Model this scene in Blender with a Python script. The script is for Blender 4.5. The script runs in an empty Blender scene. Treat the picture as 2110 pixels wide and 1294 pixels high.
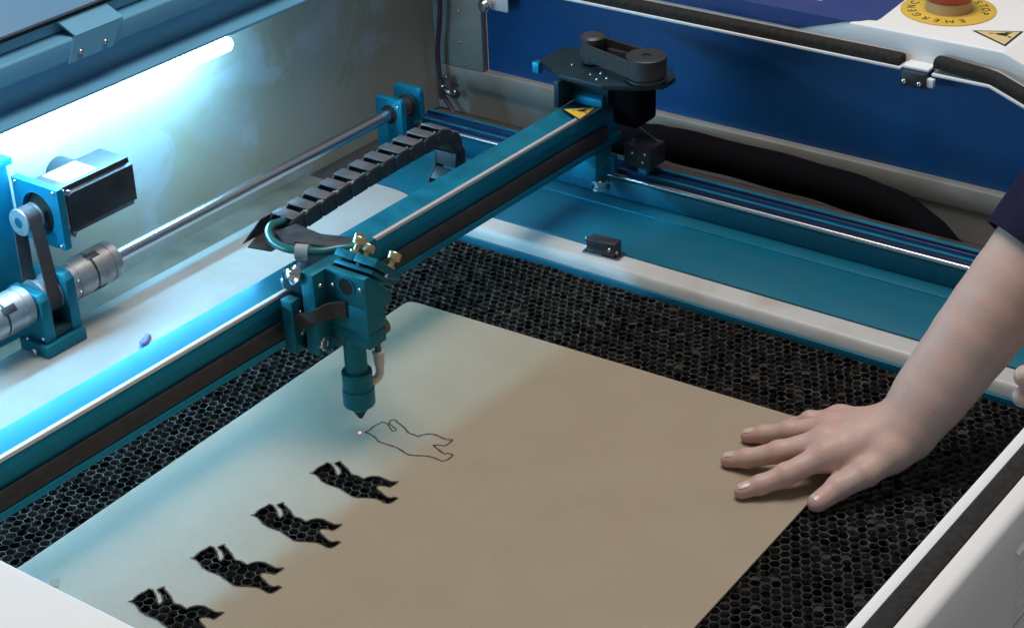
import bpy, bmesh, math, random
import numpy as np
from mathutils import Vector, Matrix, Euler

random.seed(7)
SC = bpy.context.scene
COL = SC.collection
PI = math.pi

# ------------------------------------------------------------------ camera
cam_d = bpy.data.cameras.new('camera')
cam = bpy.data.objects.new('camera', cam_d)
COL.objects.link(cam)
CAM = Vector((-1.16, -1.0868, 1.0))
cam.matrix_world = Matrix(((0.5920, 0.4061, -0.6962, CAM.x),
                           (-0.8051, 0.2595, -0.5333, CAM.y),
                           (-0.0359, 0.8762, 0.4806, CAM.z),
                           (0, 0, 0, 1)))
cam_d.sensor_fit = 'HORIZONTAL'
cam_d.sensor_width = 36.0
cam_d.lens = 65.445
cam_d.clip_start = 0.05
cam_d.clip_end = 50
SC.camera = cam

# ------------------------------------------------------------------ world and lamps of the room
w = bpy.data.worlds.new('World'); SC.world = w; w.use_nodes = True
w.node_tree.nodes['Background'].inputs[0].default_value = (0.86, 0.86, 0.88, 1)
w.node_tree.nodes['Background'].inputs[1].default_value = 0.19

def area(name, loc, target, size, power, color):
    d = bpy.data.lights.new(name, 'AREA'); d.shape = 'RECTANGLE'
    d.size, d.size_y = size; d.energy = power; d.color = color
    o = bpy.data.objects.new(name, d); COL.objects.link(o); o.location = loc
    o.rotation_euler = (Vector(target) - Vector(loc)).to_track_quat('-Z', 'Y').to_euler()
    return o
# one ceiling luminaire of the workshop, in front of the machine and above the operator
area('ceiling_lamp', (0.35, 0.0, 2.4), (0.10, -0.35, 0.0), (1.3, 0.9), 45, (1.0, 0.965, 0.93))

SC.view_settings.view_transform = 'Standard'
SC.view_settings.look = 'None'
SC.view_settings.exposure = 0.0
SC.view_settings.gamma = 1.0
SC.render.engine = 'CYCLES'
SC.cycles.use_denoising = True
SC.cycles.max_bounces = 8

# ------------------------------------------------------------------ materials
MATS = {}
def mat(name, col, rough=0.5, metal=0.0, var=None, vscale=20.0, vdetail=6.0, vlo=0.35, vhi=0.65, rvar=0.0,
        bump=0.0, bscale=200.0, stretch=(1, 1, 1), spec=0.5, coat=0.0, sss=0.0, emit=None, estr=0.0, trans=0.0):
    m = bpy.data.materials.new(name); m.use_nodes = True
    nt = m.node_tree; b = nt.nodes['Principled BSDF']
    b.inputs['Base Color'].default_value = (*col, 1)
    b.inputs['Roughness'].default_value = rough
    b.inputs['Metallic'].default_value = metal
    b.inputs['Specular IOR Level'].default_value = spec
    b.inputs['Coat Weight'].default_value = coat
    if sss:
        b.inputs['Subsurface Weight'].default_value = sss
        b.inputs['Subsurface Radius'].default_value = (0.012, 0.005, 0.003)
        b.inputs['Subsurface Scale'].default_value = 0.6
    if emit:
        b.inputs['Emission Color'].default_value = (*emit, 1)
        b.inputs['Emission Strength'].default_value = estr
    tc = nt.nodes.new('ShaderNodeTexCoord'); geo = nt.nodes.new('ShaderNodeNewGeometry')
    mp = nt.nodes.new('ShaderNodeMapping'); nt.links.new(geo.outputs['Position'], mp.inputs['Vector'])
    mp.inputs['Scale'].default_value = stretch
    if var is not None or rvar:
        n = nt.nodes.new('ShaderNodeTexNoise'); n.inputs['Scale'].default_value = vscale
        n.inputs['Detail'].default_value = vdetail
        nt.links.new(mp.outputs[0], n.inputs['Vector'])
        r = nt.nodes.new('ShaderNodeMapRange'); r.inputs[1].default_value = vlo; r.inputs[2].default_value = vhi
        nt.links.new(n.outputs[0], r.inputs[0])
        if var is not None:
            mx = nt.nodes.new('ShaderNodeMix'); mx.data_type = 'RGBA'
            mx.inputs[6].default_value = (*col, 1); mx.inputs[7].default_value = (*var, 1)
            nt.links.new(r.outputs[0], mx.inputs[0]); nt.links.new(mx.outputs[2], b.inputs['Base Color'])
        if rvar:
            r2 = nt.nodes.new('ShaderNodeMapRange'); r2.inputs[3].default_value = max(0.02, rough - rvar); r2.inputs[4].default_value = min(1, rough + rvar)
            nt.links.new(r.outputs[0], r2.inputs[0]); nt.links.new(r2.outputs[0], b.inputs['Roughness'])
    if bump:
        n2 = nt.nodes.new('ShaderNodeTexNoise'); n2.inputs['Scale'].default_value = bscale; n2.inputs['Detail'].default_value = 4
        nt.links.new(mp.outputs[0], n2.inputs['Vector'])
        bp = nt.nodes.new('ShaderNodeBump'); bp.inputs['Strength'].default_value = bump; bp.inputs['Distance'].default_value = 0.001
        nt.links.new(n2.outputs[0], bp.inputs['Height']); nt.links.new(bp.outputs[0], b.inputs['Normal'])
    MATS[name] = m
    return m

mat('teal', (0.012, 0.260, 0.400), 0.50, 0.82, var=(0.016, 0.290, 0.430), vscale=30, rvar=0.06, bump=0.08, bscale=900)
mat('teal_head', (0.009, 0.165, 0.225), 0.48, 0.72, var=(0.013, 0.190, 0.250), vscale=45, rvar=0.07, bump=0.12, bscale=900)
mat('teal_dark', (0.003, 0.022, 0.034), 0.45, 0.3, var=(0.005, 0.028, 0.042), vscale=40, rvar=0.05, bump=0.08, bscale=900)
mat('cream_paint_shaded', (0.34, 0.335, 0.31), 0.5, 0.0, var=(0.28, 0.265, 0.235), vscale=9, vdetail=9, vlo=0.42, vhi=0.62, rvar=0.1)  # cream paint darkened in colour to put in the right wall's shade
mat('pulley_dark', (0.05, 0.055, 0.06), 0.5, 0.6, rvar=0.08)
mat('teal_plate', (0.004, 0.135, 0.215), 0.45, 0.20, var=(0.005, 0.118, 0.190), vscale=9, rvar=0.08, stretch=(3, 1, 1))
mat('navy_alu', (0.004, 0.03, 0.10), 0.4, 0.4, rvar=0.05)
mat('steel', (0.62, 0.62, 0.64), 0.27, 1.0)
mat('steel_dark', (0.30, 0.30, 0.33), 0.30, 1.0, rvar=0.08, vscale=60)
mat('chrome', (0.72, 0.70, 0.70), 0.14, 1.0)
mat('cast_alu', (0.46, 0.45, 0.44), 0.42, 0.75, var=(0.34, 0.33, 0.33), vscale=80, rvar=0.1, bump=0.15, bscale=700)
mat('brass', (0.62, 0.50, 0.30), 0.32, 0.85, rvar=0.08, vscale=200)
mat('black_plastic', (0.022, 0.022, 0.026), 0.45, 0.0, var=(0.035, 0.035, 0.040), vscale=90, rvar=0.1)
mat('chain_plastic', (0.013, 0.014, 0.018), 0.55, 0.0, var=(0.022, 0.023, 0.027), vscale=55, rvar=0.1)
mat('motor_black', (0.018, 0.018, 0.024), 0.42, 0.15, var=(0.028, 0.028, 0.034), vscale=60, rvar=0.06, bump=0.05)
mat('belt_rubber', (0.030, 0.024, 0.026), 0.65, 0.0, var=(0.045, 0.036, 0.036), vscale=120)
mat('foam_rubber', (0.020, 0.019, 0.018), 0.85, 0.0, var=(0.035, 0.032, 0.030), vscale=160, bump=0.4, bscale=900, spec=0.2)
mat('fabric_black', (0.0025, 0.0025, 0.004), 0.9, 0.0, spec=0.1, bump=0.5, bscale=1200)
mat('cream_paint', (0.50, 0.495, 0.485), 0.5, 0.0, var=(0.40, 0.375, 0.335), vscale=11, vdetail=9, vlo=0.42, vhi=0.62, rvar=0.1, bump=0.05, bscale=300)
mat('white_paint', (0.86, 0.86, 0.86), 0.45, 0.0, var=(0.81, 0.81, 0.81), vscale=6, rvar=0.08, bump=0.05, bscale=500)
mat('blue_paint', (0.004, 0.080, 0.255), 0.40, 0.0, var=(0.004, 0.070, 0.225), vscale=8, rvar=0.05)
mat('lid_blue', (0.14, 0.38, 0.56), 0.35, 0.1, var=(0.15, 0.40, 0.59), vscale=12, rvar=0.05)
mat('lid_glass', (0.14, 0.31, 0.50), 0.25, 0.0, coat=0.3)
mat('cream_paint_dimmed', (0.36, 0.355, 0.345), 0.5, 0.0, var=(0.31, 0.295, 0.265), vscale=7, vdetail=9, vlo=0.42, vhi=0.62, rvar=0.1, bump=0.05, bscale=300)  # copy of the cream paint, colour lowered to hold back the tube's glare
mat('trough_brown', (0.15, 0.135, 0.105), 0.7, 0.0, var=(0.08, 0.07, 0.05), vscale=14, vdetail=8)
mat('rail_steel', (0.80, 0.81, 0.83), 0.48, 0.65)
mat('chain_plastic_lit', (0.075, 0.08, 0.09), 0.42, 0.0, var=(0.11, 0.115, 0.125), vscale=70, rvar=0.08)  # chain plastic lightened: tube light on the top bars put into the colour
mat('residue', (0.034, 0.029, 0.024), 0.9, 0.0, var=(0.012, 0.010, 0.009), vscale=90)
mat('brown_gutter', (0.055, 0.042, 0.038), 0.8, 0.0, var=(0.03, 0.022, 0.02), vscale=25)
mat('soot_hole_black', (0.012, 0.011, 0.012), 0.9, 0.0, var=(0.022, 0.016, 0.014), vscale=30)
mat('yellow_vinyl', (0.75, 0.50, 0.07), 0.45, 0.0, var=(0.68, 0.44, 0.06), vscale=30)
mat('yellow_pale', (0.72, 0.58, 0.26), 0.45)
mat('ink_black', (0.015, 0.014, 0.012), 0.6)
mat('red_plastic', (0.42, 0.045, 0.025), 0.4, coat=0.2)
mat('tan_plastic', (0.52, 0.36, 0.17), 0.45)
mat('film_blue', (0.018, 0.045, 0.20), 0.45, var=(0.03, 0.05, 0.21), vscale=15, vdetail=3)
mat('white_plastic', (0.70, 0.66, 0.62), 0.4, var=(0.62, 0.57, 0.52), vscale=80)
mat('tape_grey', (0.30, 0.33, 0.32), 0.5, var=(0.24, 0.27, 0.26), vscale=120)
mat('hose_teal', (0.015, 0.13, 0.13), 0.28, 0.0, coat=0.2)
mat('hose_green', (0.03, 0.13, 0.12), 0.3, 0.0)
mat('hose_purple', (0.060, 0.022, 0.040), 0.5)
mat('knob_bronze', (0.20, 0.14, 0.09), 0.45, 0.6, rvar=0.1)
mat('label_paper', (0.72, 0.74, 0.72), 0.5, var=(0.60, 0.62, 0.60), vscale=300)
mat('scrap_blue', (0.05, 0.09, 0.45), 0.3, var=(0.35, 0.35, 0.6), vscale=350)
mat('paper_burnt', (0.045, 0.030, 0.020), 0.85, var=(0.10, 0.070, 0.045), vscale=250)
mat('board_edge', (0.12, 0.085, 0.05), 0.85, var=(0.24, 0.17, 0.10), vscale=500)
mat('burn_line', (0.05, 0.032, 0.022), 0.9, var=(0.09, 0.06, 0.04), vscale=300)
mat('olive_tape', (0.28, 0.235, 0.125), 0.6, var=(0.24, 0.2, 0.11), vscale=120)
mat('navy_cotton', (0.012, 0.011, 0.030), 0.95, var=(0.018, 0.016, 0.038), vscale=250, bump=0.6, bscale=1500, spec=0.1)
mat('nail', (0.62, 0.43, 0.40), 0.32, coat=0.2, sss=0.2)
mat('tube_lit', (0.9, 0.95, 1.0), 0.5, emit=(0.27, 0.69, 1.0), estr=82.0)

# cardboard: brown kraft paper with faint fibres and flute lines
def cardboard():
    m = mat('cardboard', (0.338, 0.272, 0.192), 0.50, 0.0, var=(0.322, 0.257, 0.179), vscale=14, vdetail=10, vlo=0.38, vhi=0.62, bump=0.12, bscale=350, spec=0.4)
    nt = m.node_tree; b = nt.nodes['Principled BSDF']
    src = b.inputs['Base Color'].links[0].from_socket
    geo = nt.nodes.new('ShaderNodeNewGeometry'); n = nt.nodes.new('ShaderNodeTexNoise')
    n.inputs['Scale'].default_value = 520; n.inputs['Detail'].default_value = 3
    nt.links.new(geo.outputs['Position'], n.inputs['Vector'])
    r = nt.nodes.new('ShaderNodeMapRange'); r.inputs[1].default_value = 0.3; r.inputs[2].default_value = 0.75
    r.inputs[3].default_value = 0.95; r.inputs[4].default_value = 1.04
    nt.links.new(n.outputs[0], r.inputs[0])
    mx = nt.nodes.new('ShaderNodeMix'); mx.data_type = 'RGBA'; mx.blend_type = 'MULTIPLY'; mx.inputs[0].default_value = 1
    nt.links.new(src, mx.inputs[6]); nt.links.new(r.outputs[0], mx.inputs[7]); nt.links.new(mx.outputs[2], b.inputs['Base Color'])
    return m
cardboard()

# painted back wall: cream coat with yellow smoke deposits, wiped patches and dust runs
def wall_mat():
    m = mat('stained_wall', (0.50, 0.48, 0.43), 0.5, spec=0.35)
    nt = m.node_tree; b = nt.nodes['Principled BSDF']; geo = nt.nodes.new('ShaderNodeNewGeometry')
    def noise(scale, detail, dist, lo, hi, rough=0.55):
        n = nt.nodes.new('ShaderNodeTexNoise'); n.inputs['Scale'].default_value = scale; n.inputs['Detail'].default_value = detail
        n.inputs['Distortion'].default_value = dist; n.inputs['Roughness'].default_value = rough
        nt.links.new(geo.outputs['Position'], n.inputs['Vector'])
        r = nt.nodes.new('ShaderNodeMapRange'); r.inputs[1].default_value = lo; r.inputs[2].default_value = hi
        nt.links.new(n.outputs[0], r.inputs[0]); return r.outputs[0]
    def mix(a, b_, f):
        mx = nt.nodes.new('ShaderNodeMix'); mx.data_type = 'RGBA'
        for s, v in ((6, a), (7, b_)):
            if isinstance(v, tuple): mx.inputs[s].default_value = (*v, 1)
            else: nt.links.new(v, mx.inputs[s])
        nt.links.new(f, mx.inputs[0]); return mx.outputs[2]
    c = mix((0.42, 0.385, 0.31), (0.44, 0.415, 0.375), noise(4.5, 8, 0.3, 0.38, 0.62))
    c = mix(c, (0.405, 0.345, 0.235), noise(5.5, 7, 0.4, 0.46, 0.64))
    c = mix(c, (0.465, 0.46, 0.445), noise(8.5, 4, 0.5, 0.56, 0.62))
    c = mix(c, (0.36, 0.29, 0.175), noise(15, 10, 0.6, 0.61, 0.77, 0.65))
    nt.links.new(c, b.inputs['Base Color'])
    return m
wall_mat()

# honeycomb: sooty aluminium
def comb_mat():
    mat('comb_edge', (0.048, 0.046, 0.042), 0.7, 0.0, var=(0.018, 0.015, 0.013), vscale=55, vdetail=8, vlo=0.42, vhi=0.60, rvar=0.15)
    m = mat('comb_side', (0.115, 0.102, 0.090), 0.75, 0.0, var=(0.008, 0.007, 0.007), vscale=75, vdetail=6, vlo=0.44, vhi=0.58, spec=0.2)
comb_mat()

def skin_mat():
    m = mat('skin', (0.53, 0.385, 0.330), 0.50, 0.0, var=(0.55, 0.345, 0.290), vscale=70, vdetail=7, vlo=0.38, vhi=0.66, rvar=0.08, bump=0.35, bscale=480, spec=0.4, sss=0.25)
    nt = m.node_tree; b = nt.nodes['Principled BSDF']; src = b.inputs['Base Color'].links[0].from_socket
    at = nt.nodes.new('ShaderNodeAttribute'); at.attribute_name = 'redness'
    mx = nt.nodes.new('ShaderNodeMix'); mx.data_type = 'RGBA'
    nt.links.new(at.outputs['Fac'], mx.inputs[0]); nt.links.new(src, mx.inputs[6]); mx.inputs[7].default_value = (0.52, 0.28, 0.215, 1)
    nt.links.new(mx.outputs[2], b.inputs['Base Color'])
skin_mat()

# ------------------------------------------------------------------ mesh helpers
ORG = {}      # world origin of each object used as a parent
def root(name, label, cat, loc, group=None):
    o = bpy.data.objects.new(name, None); COL.objects.link(o); o.location = loc
    o.empty_display_size = 0.02
    o['label'] = label; o['category'] = cat
    if group: o['group'] = group
    ORG[o.name] = Vector(loc)
    return o
def done(name, bm, m, parent=None, smooth=35, label=None, cat=None, kind=None, group=None, recalc=True):
    """link one bmesh (world coordinates) as one object"""
    if recalc: bmesh.ops.recalc_face_normals(bm, faces=bm.faces)
    xs = [v.co for v in bm.verts]
    if parent is not None: org = ORG[parent.name]
    else:
        lo = Vector((min(v.x for v in xs), min(v.y for v in xs), min(v.z for v in xs)))
        hi = Vector((max(v.x for v in xs), max(v.y for v in xs), max(v.z for v in xs)))
        org = Vector(((lo.x + hi.x) / 2, (lo.y + hi.y) / 2, lo.z))
    for v in bm.verts: v.co -= org
    me = bpy.data.meshes.new(name); bm.to_mesh(me); bm.free()
    for mm in (m if isinstance(m, (list, tuple)) else [m]): me.materials.append(MATS[mm])
    if smooth:
        me.polygons.foreach_set('use_smooth', [True] * len(me.polygons))
        me.set_sharp_from_angle(angle=math.radians(smooth))
    o = bpy.data.objects.new(name, me); COL.objects.link(o)
    if parent is not None: o.parent = parent
    else: o.location = org
    ORG[o.name] = org
    if label: o['label'] = label
    if cat: o['category'] = cat
    if kind: o['kind'] = kind
    if group: o['group'] = group
    return o
def inst(name, me, parent, loc, rot=None):
    """a piece that shares mesh data, at a world place under its parent"""
    o = bpy.data.objects.new(name, me); COL.objects.link(o); o.parent = parent
    o.location = Vector(loc) - ORG[parent.name]
    if rot is not None: o.rotation_euler = rot.to_euler() if isinstance(rot, Matrix) else rot
    ORG[o.name] = Vector(loc)
    return o
def mesh_of(name, bm, m, smooth=35):
    bmesh.ops.recalc_face_normals(bm, faces=bm.faces)
    me = bpy.data.meshes.new(name); bm.to_mesh(me); bm.free()
    for mm in (m if isinstance(m, (list, tuple)) else [m]): me.materials.append(MATS[mm])
    if smooth:
        me.polygons.foreach_set('use_smooth', [True] * len(me.polygons)); me.set_sharp_from_angle(angle=math.radians(smooth))
    return me
def B(): return bmesh.new()
def join(bm, b2):
    me = bpy.data.meshes.new('t'); b2.to_mesh(me); b2.free(); bm.from_mesh(me); bpy.data.meshes.remove(me)
def box(bm, x0, x1, y0, y1, z0, z1, bev=0.0, seg=2, M=None):
    b = bmesh.new()
    vs = [b.verts.new((x, y, z)) for x in (x0, x1) for y in (y0, y1) for z in (z0, z1)]
    for f in ((0, 1, 3, 2), (4, 6, 7, 5), (0, 4, 5, 1), (2, 3, 7, 6), (0, 2, 6, 4), (1, 5, 7, 3)): b.faces.new([vs[i] for i in f])
    bmesh.ops.recalc_face_normals(b, faces=b.faces)
    if bev: bmesh.ops.bevel(b, geom=list(b.edges), offset=bev, segments=seg, affect='EDGES', profile=0.5)
    if M is not None: bmesh.ops.transform(b, matrix=M, verts=b.verts)
    join(bm, b)
def prism(bm, poly, axis, a, b_, bev=0.0, seg=2, M=None):
    """closed polygon extruded along an axis; poly holds the two other coordinates in x,y,z order"""
    b = bmesh.new()
    def P(u, v, t): return {'x': (t, u, v), 'y': (u, t, v), 'z': (u, v, t)}[axis]
    A = [b.verts.new(P(u, v, a)) for u, v in poly]; C = [b.verts.new(P(u, v, b_)) for u, v in poly]
    n = len(poly)
    fa = b.faces.new(A); fb = b.faces.new(C[::-1])
    for i in range(n): b.faces.new((A[i], A[(i + 1) % n], C[(i + 1) % n], C[i]))
    bmesh.ops.recalc_face_normals(b, faces=b.faces)
    if bev: bmesh.ops.bevel(b, geom=list(b.edges), offset=bev, segments=seg, affect='EDGES', profile=0.5, clamp_overlap=True)
    if M is not None: bmesh.ops.transform(b, matrix=M, verts=b.verts)
    join(bm, b)
def frame_of(d):
    d = Vector(d).normalized(); up = Vector((0, 0, 1)) if abs(d.z) < 0.95 else Vector((1, 0, 0))
    x = up.cross(d).normalized(); y = d.cross(x)
    return Matrix((x, y, d)).transposed().to_4x4()
def lathe(bm, prof, base, d, seg=32):
    """prof: list of (radius, distance along d)"""
    b = bmesh.new(); M = Matrix.Translation(Vector(base)) @ frame_of(d); rings = []
    for r, h in prof:
        if r < 1e-6: rings.append([b.verts.new(M @ Vector((0, 0, h)))])
        else: rings.append([b.verts.new(M @ Vector((r * math.cos(2 * PI * i / seg), r * math.sin(2 * PI * i / seg), h))) for i in range(seg)])
    for A, C in zip(rings, rings[1:]):
        if len(A) == 1 and len(C) == 1: continue
        for i in range(seg):
            j = (i + 1) % seg
            if len(A) == 1: b.faces.new((A[0], C[i], C[j]))
            elif len(C) == 1: b.faces.new((A[i], A[j], C[0]))
            else: b.faces.new((A[i], A[j], C[j], C[i]))
    for R_ in (rings[0], rings[-1]):
        if len(R_) > 1: b.faces.new(R_)
    bmesh.ops.recalc_face_normals(b, faces=b.faces)
    join(bm, b)
def cyl(bm, p0, p1, r, seg=28, bev=0.0):
    p0, p1 = Vector(p0), Vector(p1); L = (p1 - p0).length
    pr = [(r, 0), (r, L)] if not bev else [(r - bev, 0), (r, bev), (r, L - bev), (r - bev, L)]
    lathe(bm, pr, p0, p1 - p0, seg)
def smooth_path(pts, n=8):
    pts = [Vector(p) for p in pts]; out = []
    for i in range(len(pts) - 1):
        p0 = pts[max(i - 1, 0)]; p1 = pts[i]; p2 = pts[i + 1]; p3 = pts[min(i + 2, len(pts) - 1)]
        for k in range(n):
            t = k / n
            out.append(0.5 * ((2 * p1) + (p2 - p0) * t + (2 * p0 - 5 * p1 + 4 * p2 - p3) * t * t + (3 * p1 - p0 - 3 * p2 + p3) * t ** 3))
    out.append(pts[-1]); return out
def tube(bm, pts, r, seg=14, n=8, radii=None, flat=1.0):
    path = smooth_path(pts, n) if n > 1 else [Vector(p) for p in pts]
    b = bmesh.new(); rings = []; x = None
    for i, p in enumerate(path):
        d = (path[min(i + 1, len(path) - 1)] - path[max(i - 1, 0)]).normalized()
        if x is None:
            up = Vector((0, 0, 1)) if abs(d.z) < 0.9 else Vector((1, 0, 0)); x = up.cross(d).normalized()
        else: x = (x - d * x.dot(d)).normalized()
        y = d.cross(x); rr = r if radii is None else radii(i / (len(path) - 1))
        rings.append([b.verts.new(p + rr * (math.cos(2 * PI * k / seg) * x + flat * math.sin(2 * PI * k / seg) * y)) for k in range(seg)])
    for A, C in zip(rings, rings[1:]):
        for k in range(seg): b.faces.new((A[k], A[(k + 1) % seg], C[(k + 1) % seg], C[k]))
    b.faces.new(rings[0]); b.faces.new(rings[-1])
    bmesh.ops.recalc_face_normals(b, faces=b.faces); join(bm, b)
def ribbon_loop(bm, pts, width_vec, thick):
    """closed or open belt: pts path, width along width_vec, given thickness along the path normal"""
    b = bmesh.new(); wv = Vector(width_vec); n = len(pts); rows = []
    for i, p in enumerate(pts):
        p = Vector(p); d = (Vector(pts[min(i + 1, n - 1)]) - Vector(pts[max(i - 1, 0)])).normalized()
        nn = d.cross(wv).normalized() * thick / 2
        rows.append([b.verts.new(p + s * nn + t * wv) for s, t in ((-1, -.5), (-1, .5), (1, .5), (1, -.5))])
    for A, C in zip(rows, rows[1:]):
        for k in range(4): b.faces.new((A[k], A[(k + 1) % 4], C[(k + 1) % 4], C[k]))
    b.faces.new(rows[0]); b.faces.new(rows[-1])
    bmesh.ops.recalc_face_normals(b, faces=b.faces); join(bm, b)
def belt_path(c0, r0, c1, r1, n=14):
    """open-belt outline round two pulleys in a plane; returns closed list of 2D points"""
    c0 = np.array(c0, float); c1 = np.array(c1, float); d = c1 - c0; L = np.hypot(*d); th = math.atan2(d[1], d[0]); a = math.acos((r0 - r1) / L)
    P = []
    for k in range(n + 1):
        t = th + a + (2 * PI - 2 * a) * k / n; P.append((c0[0] + r0 * math.cos(t), c0[1] + r0 * math.sin(t)))
    for k in range(n + 1):
        t = th - a + 2 * a * k / n; P.append((c1[0] + r1 * math.cos(t), c1[1] + r1 * math.sin(t)))
    P.append(P[0]); return P
def screw_mesh(name, r, h, m='chrome'):
    b = B(); lathe(b, [(r, 0), (r, h * .55), (r * .8, h * .9), (r * .5, h), (r * .42, h * .55), (0, h * .55)], (0, 0, 0), (0, 0, 1), 16)
    return mesh_of(name, b, m, 40)
SCREW_S = screw_mesh('screw_small', 0.0022, 0.0022)
SCREW_M = screw_mesh('screw_medium', 0.0034, 0.0034)
def screw(parent, loc, d, me=SCREW_S, name='screw'): return inst(name, me, parent, loc, frame_of(d))

# ================================================================== SETTING
b = B(); box(b, -0.62, 0.74, -0.66, 0.48, -0.075, -0.07); done('cabinet_floor', b, 'soot_hole_black', kind='structure')
b = B(); box(b, -0.62, 0.745, 0.47, 0.48, -0.07, 0.338); done('back_wall', b, 'stained_wall', kind='structure')
b = B(); box(b, -0.61, 0.4425, 0.4035, 0.4695, -0.002, 0.004); done('rear_trough', b, 'trough_brown', kind='structure')
# cream tray: rear shelf with its rounded front, and the right margin of the bed opening
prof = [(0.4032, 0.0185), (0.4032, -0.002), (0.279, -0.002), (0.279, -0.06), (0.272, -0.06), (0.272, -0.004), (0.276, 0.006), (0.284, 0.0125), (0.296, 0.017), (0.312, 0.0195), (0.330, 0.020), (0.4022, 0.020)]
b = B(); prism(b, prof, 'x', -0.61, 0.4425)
done('rear_shelf', b, 'cream_paint_dimmed', kind='structure', smooth=50)
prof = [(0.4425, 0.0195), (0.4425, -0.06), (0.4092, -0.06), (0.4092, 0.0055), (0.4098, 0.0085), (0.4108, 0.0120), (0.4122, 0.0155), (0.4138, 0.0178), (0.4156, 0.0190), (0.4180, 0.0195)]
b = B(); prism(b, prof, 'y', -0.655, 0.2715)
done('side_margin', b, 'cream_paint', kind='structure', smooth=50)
# gutter between rail and right wall
b = B(); box(b, 0.443, 0.7345, -0.655, 0.4695, -0.004, 0.0); done('rail_gutter', b, 'brown_gutter', kind='structure')

# right wall of the cabinet: painted sheet with a lower step, a proud frame round the recessed blue panel
WX = 0.72
def side_top(y, top): return top if y > -0.3377 else top + (y + 0.3377) * 0.373
rw = root('right_wall', 'x', 'x', (WX, -0.1, 0.0)); del rw['label']; del rw['category']; rw['kind'] = 'structure'
b = B(); box(b, WX + 0.003, WX + 0.012, -0.655, 0.4695, 0.0, 0.040); done('lower_sheet', b, 'cream_paint_shaded', rw)
b = B(); box(b, WX, WX + 0.013, -0.655, 0.4695, 0.0405, 0.0675, 0.001); done('frame_rail', b, 'cream_paint_shaded', rw)
b = B(); box(b, WX, WX + 0.013, 0.386, 0.4695, 0.068, 0.335, 0.001); done('frame_stile', b, 'cream_paint_shaded', rw)
b = B(); prism(b, [(0.3855, 0.068), (0.3855, 0.198), (-0.3377, 0.198), (-0.655, 0.08), (-0.655, 0.068)], 'x', WX + 0.013, WX + 0.016)
done('blue_panel', b, 'blue_paint', rw)
b = B(); prism(b, [(0.3855, 0.1982), (0.3855, 0.2015), (-0.2295, 0.2015), (-0.2295, 0.1982)], 'x', WX - 0.006, WX + 0.020, 0.0006); done('edge_strip', b, 'white_paint', rw)
b = B(); prism(b, [(-0.268, 0.1982), (-0.268, 0.2015), (-0.3377, 0.2015), (-0.655, 0.0835), (-0.655, 0.0802), (-0.3377, 0.1982)], 'x', WX - 0.006, WX + 0.020, 0.0006); done('edge_strip', b, 'white_paint', rw)
for y, z in ((0.423, 0.150), (0.423, 0.105), (0.415, 0.0735)):
    screw(rw, (WX - 0.0003, y, z), (-1, 0, 0))

# console: painted sheet box on top of the right wall
cp = root('control_console', 'x', 'x', (0.9, -0.1, 0.2)); del cp['label']; del cp['category']; cp['kind'] = 'structure'
CX = 0.7365; CZ = 0.235
b = B(); prism(b, [(0.60, 0.2018), (0.60, CZ), (-0.3417, CZ), (-0.70, CZ - 0.1336), (-0.70, 0.0684), (-0.3377, 0.2018)], 'x', CX, 1.30, 0.0025, 3)
done('console_sheet', b, 'white_paint', cp)

# front rim and left housing
fr = root('front_rim', 'x', 'x', (0.0, -0.63, 0.0)); del fr['label']; del fr['category']; fr['kind'] = 'structure'
b = B(); box(b, -0.62, 0.74, -0.6175, -0.6075, 0.02, 0.120, 0.0008); done('inner_lip', b, 'white_paint', fr)
b = B(); box(b, -0.62, 0.74, -0.637, -0.6177, 0.02, 0.114); done('gasket_channel', b, 'white_paint', fr)
b = B(); prism(b, [(-0.6372, 0.02), (-0.6372, 0.120), (-0.648, 0.120), (-0.6525, 0.1185), (-0.655, 0.114), (-0.662, 0.06), (-0.672, -0.20), (-0.640, -0.20), (-0.640, 0.02)], 'x', -0.62, 0.74)
done('outer_sheet', b, 'white_paint', fr, smooth=50)
b = B()
prism(b, [(-0.0, 0.0), (0.0, 0.0042), (0.0015, 0.0042), (0.0045, 0.0)], 'x', -0.002, 0.07)
lv = mesh_of('vent_louver', b, 'white_paint')
for k in range(7):
    inst('vent_louver', lv, fr, (0.062, -0.6572 - k * 0.0011, 0.0835 - k * 0.0125), Euler((math.radians(98), 0, 0)))

b = B(); box(b, -0.98, -0.504, -0.67, 0.62, 0.02, 0.200, 0.003, 3); done('left_housing', b, 'white_paint', kind='structure')

# ------------------------------------------------------------------ honeycomb bed
HB = root('honeycomb_bed', 'dark sooty aluminium honeycomb cutting bed under the cardboard', 'cutting bed', (-0.05, -0.17, -0.012))
HZ = 0.002; HP = 0.0102; HT = 0.00026; HD = 0.010
def hexring(bm_list_v, bm_list_f, cx, cy, zt):
    ro = HP / math.sqrt(3); ri = ro - HT * 2 / math.sqrt(3); base = len(bm_list_v)
    for r, z in ((ro, zt), (ri, zt), (ri, zt - HD)):
        for k in range(6):
            a = PI / 3 * k; bm_list_v.append((cx + r * math.cos(a), cy + r * math.sin(a), z))
    for k in range(6):
        j = (k + 1) % 6
        bm_list_f.append((base + k, base + j, base + 6 + j, base + 6 + k))
        bm_list_f.append((base + 6 + k, base + 6 + j, base + 12 + j, base + 12 + k))
CARD_A = Vector((0.2443, 0.1348)); CARD_B = Vector((0.2654, -0.4263)); CARD_L = Vector((-0.62, 0.0955))
def in_card(x, y):
    u = Vector((x, y)) - CARD_A; e1 = (CARD_B - CARD_A); e2 = Vector((e1.y, -e1.x)).normalized() ; L1 = e1.length; e1n = e1.normalized()
    return -0.004 < u.dot(e1n) < L1 + 0.004 and u.dot(e2) > -0.004
cells = []
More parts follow.
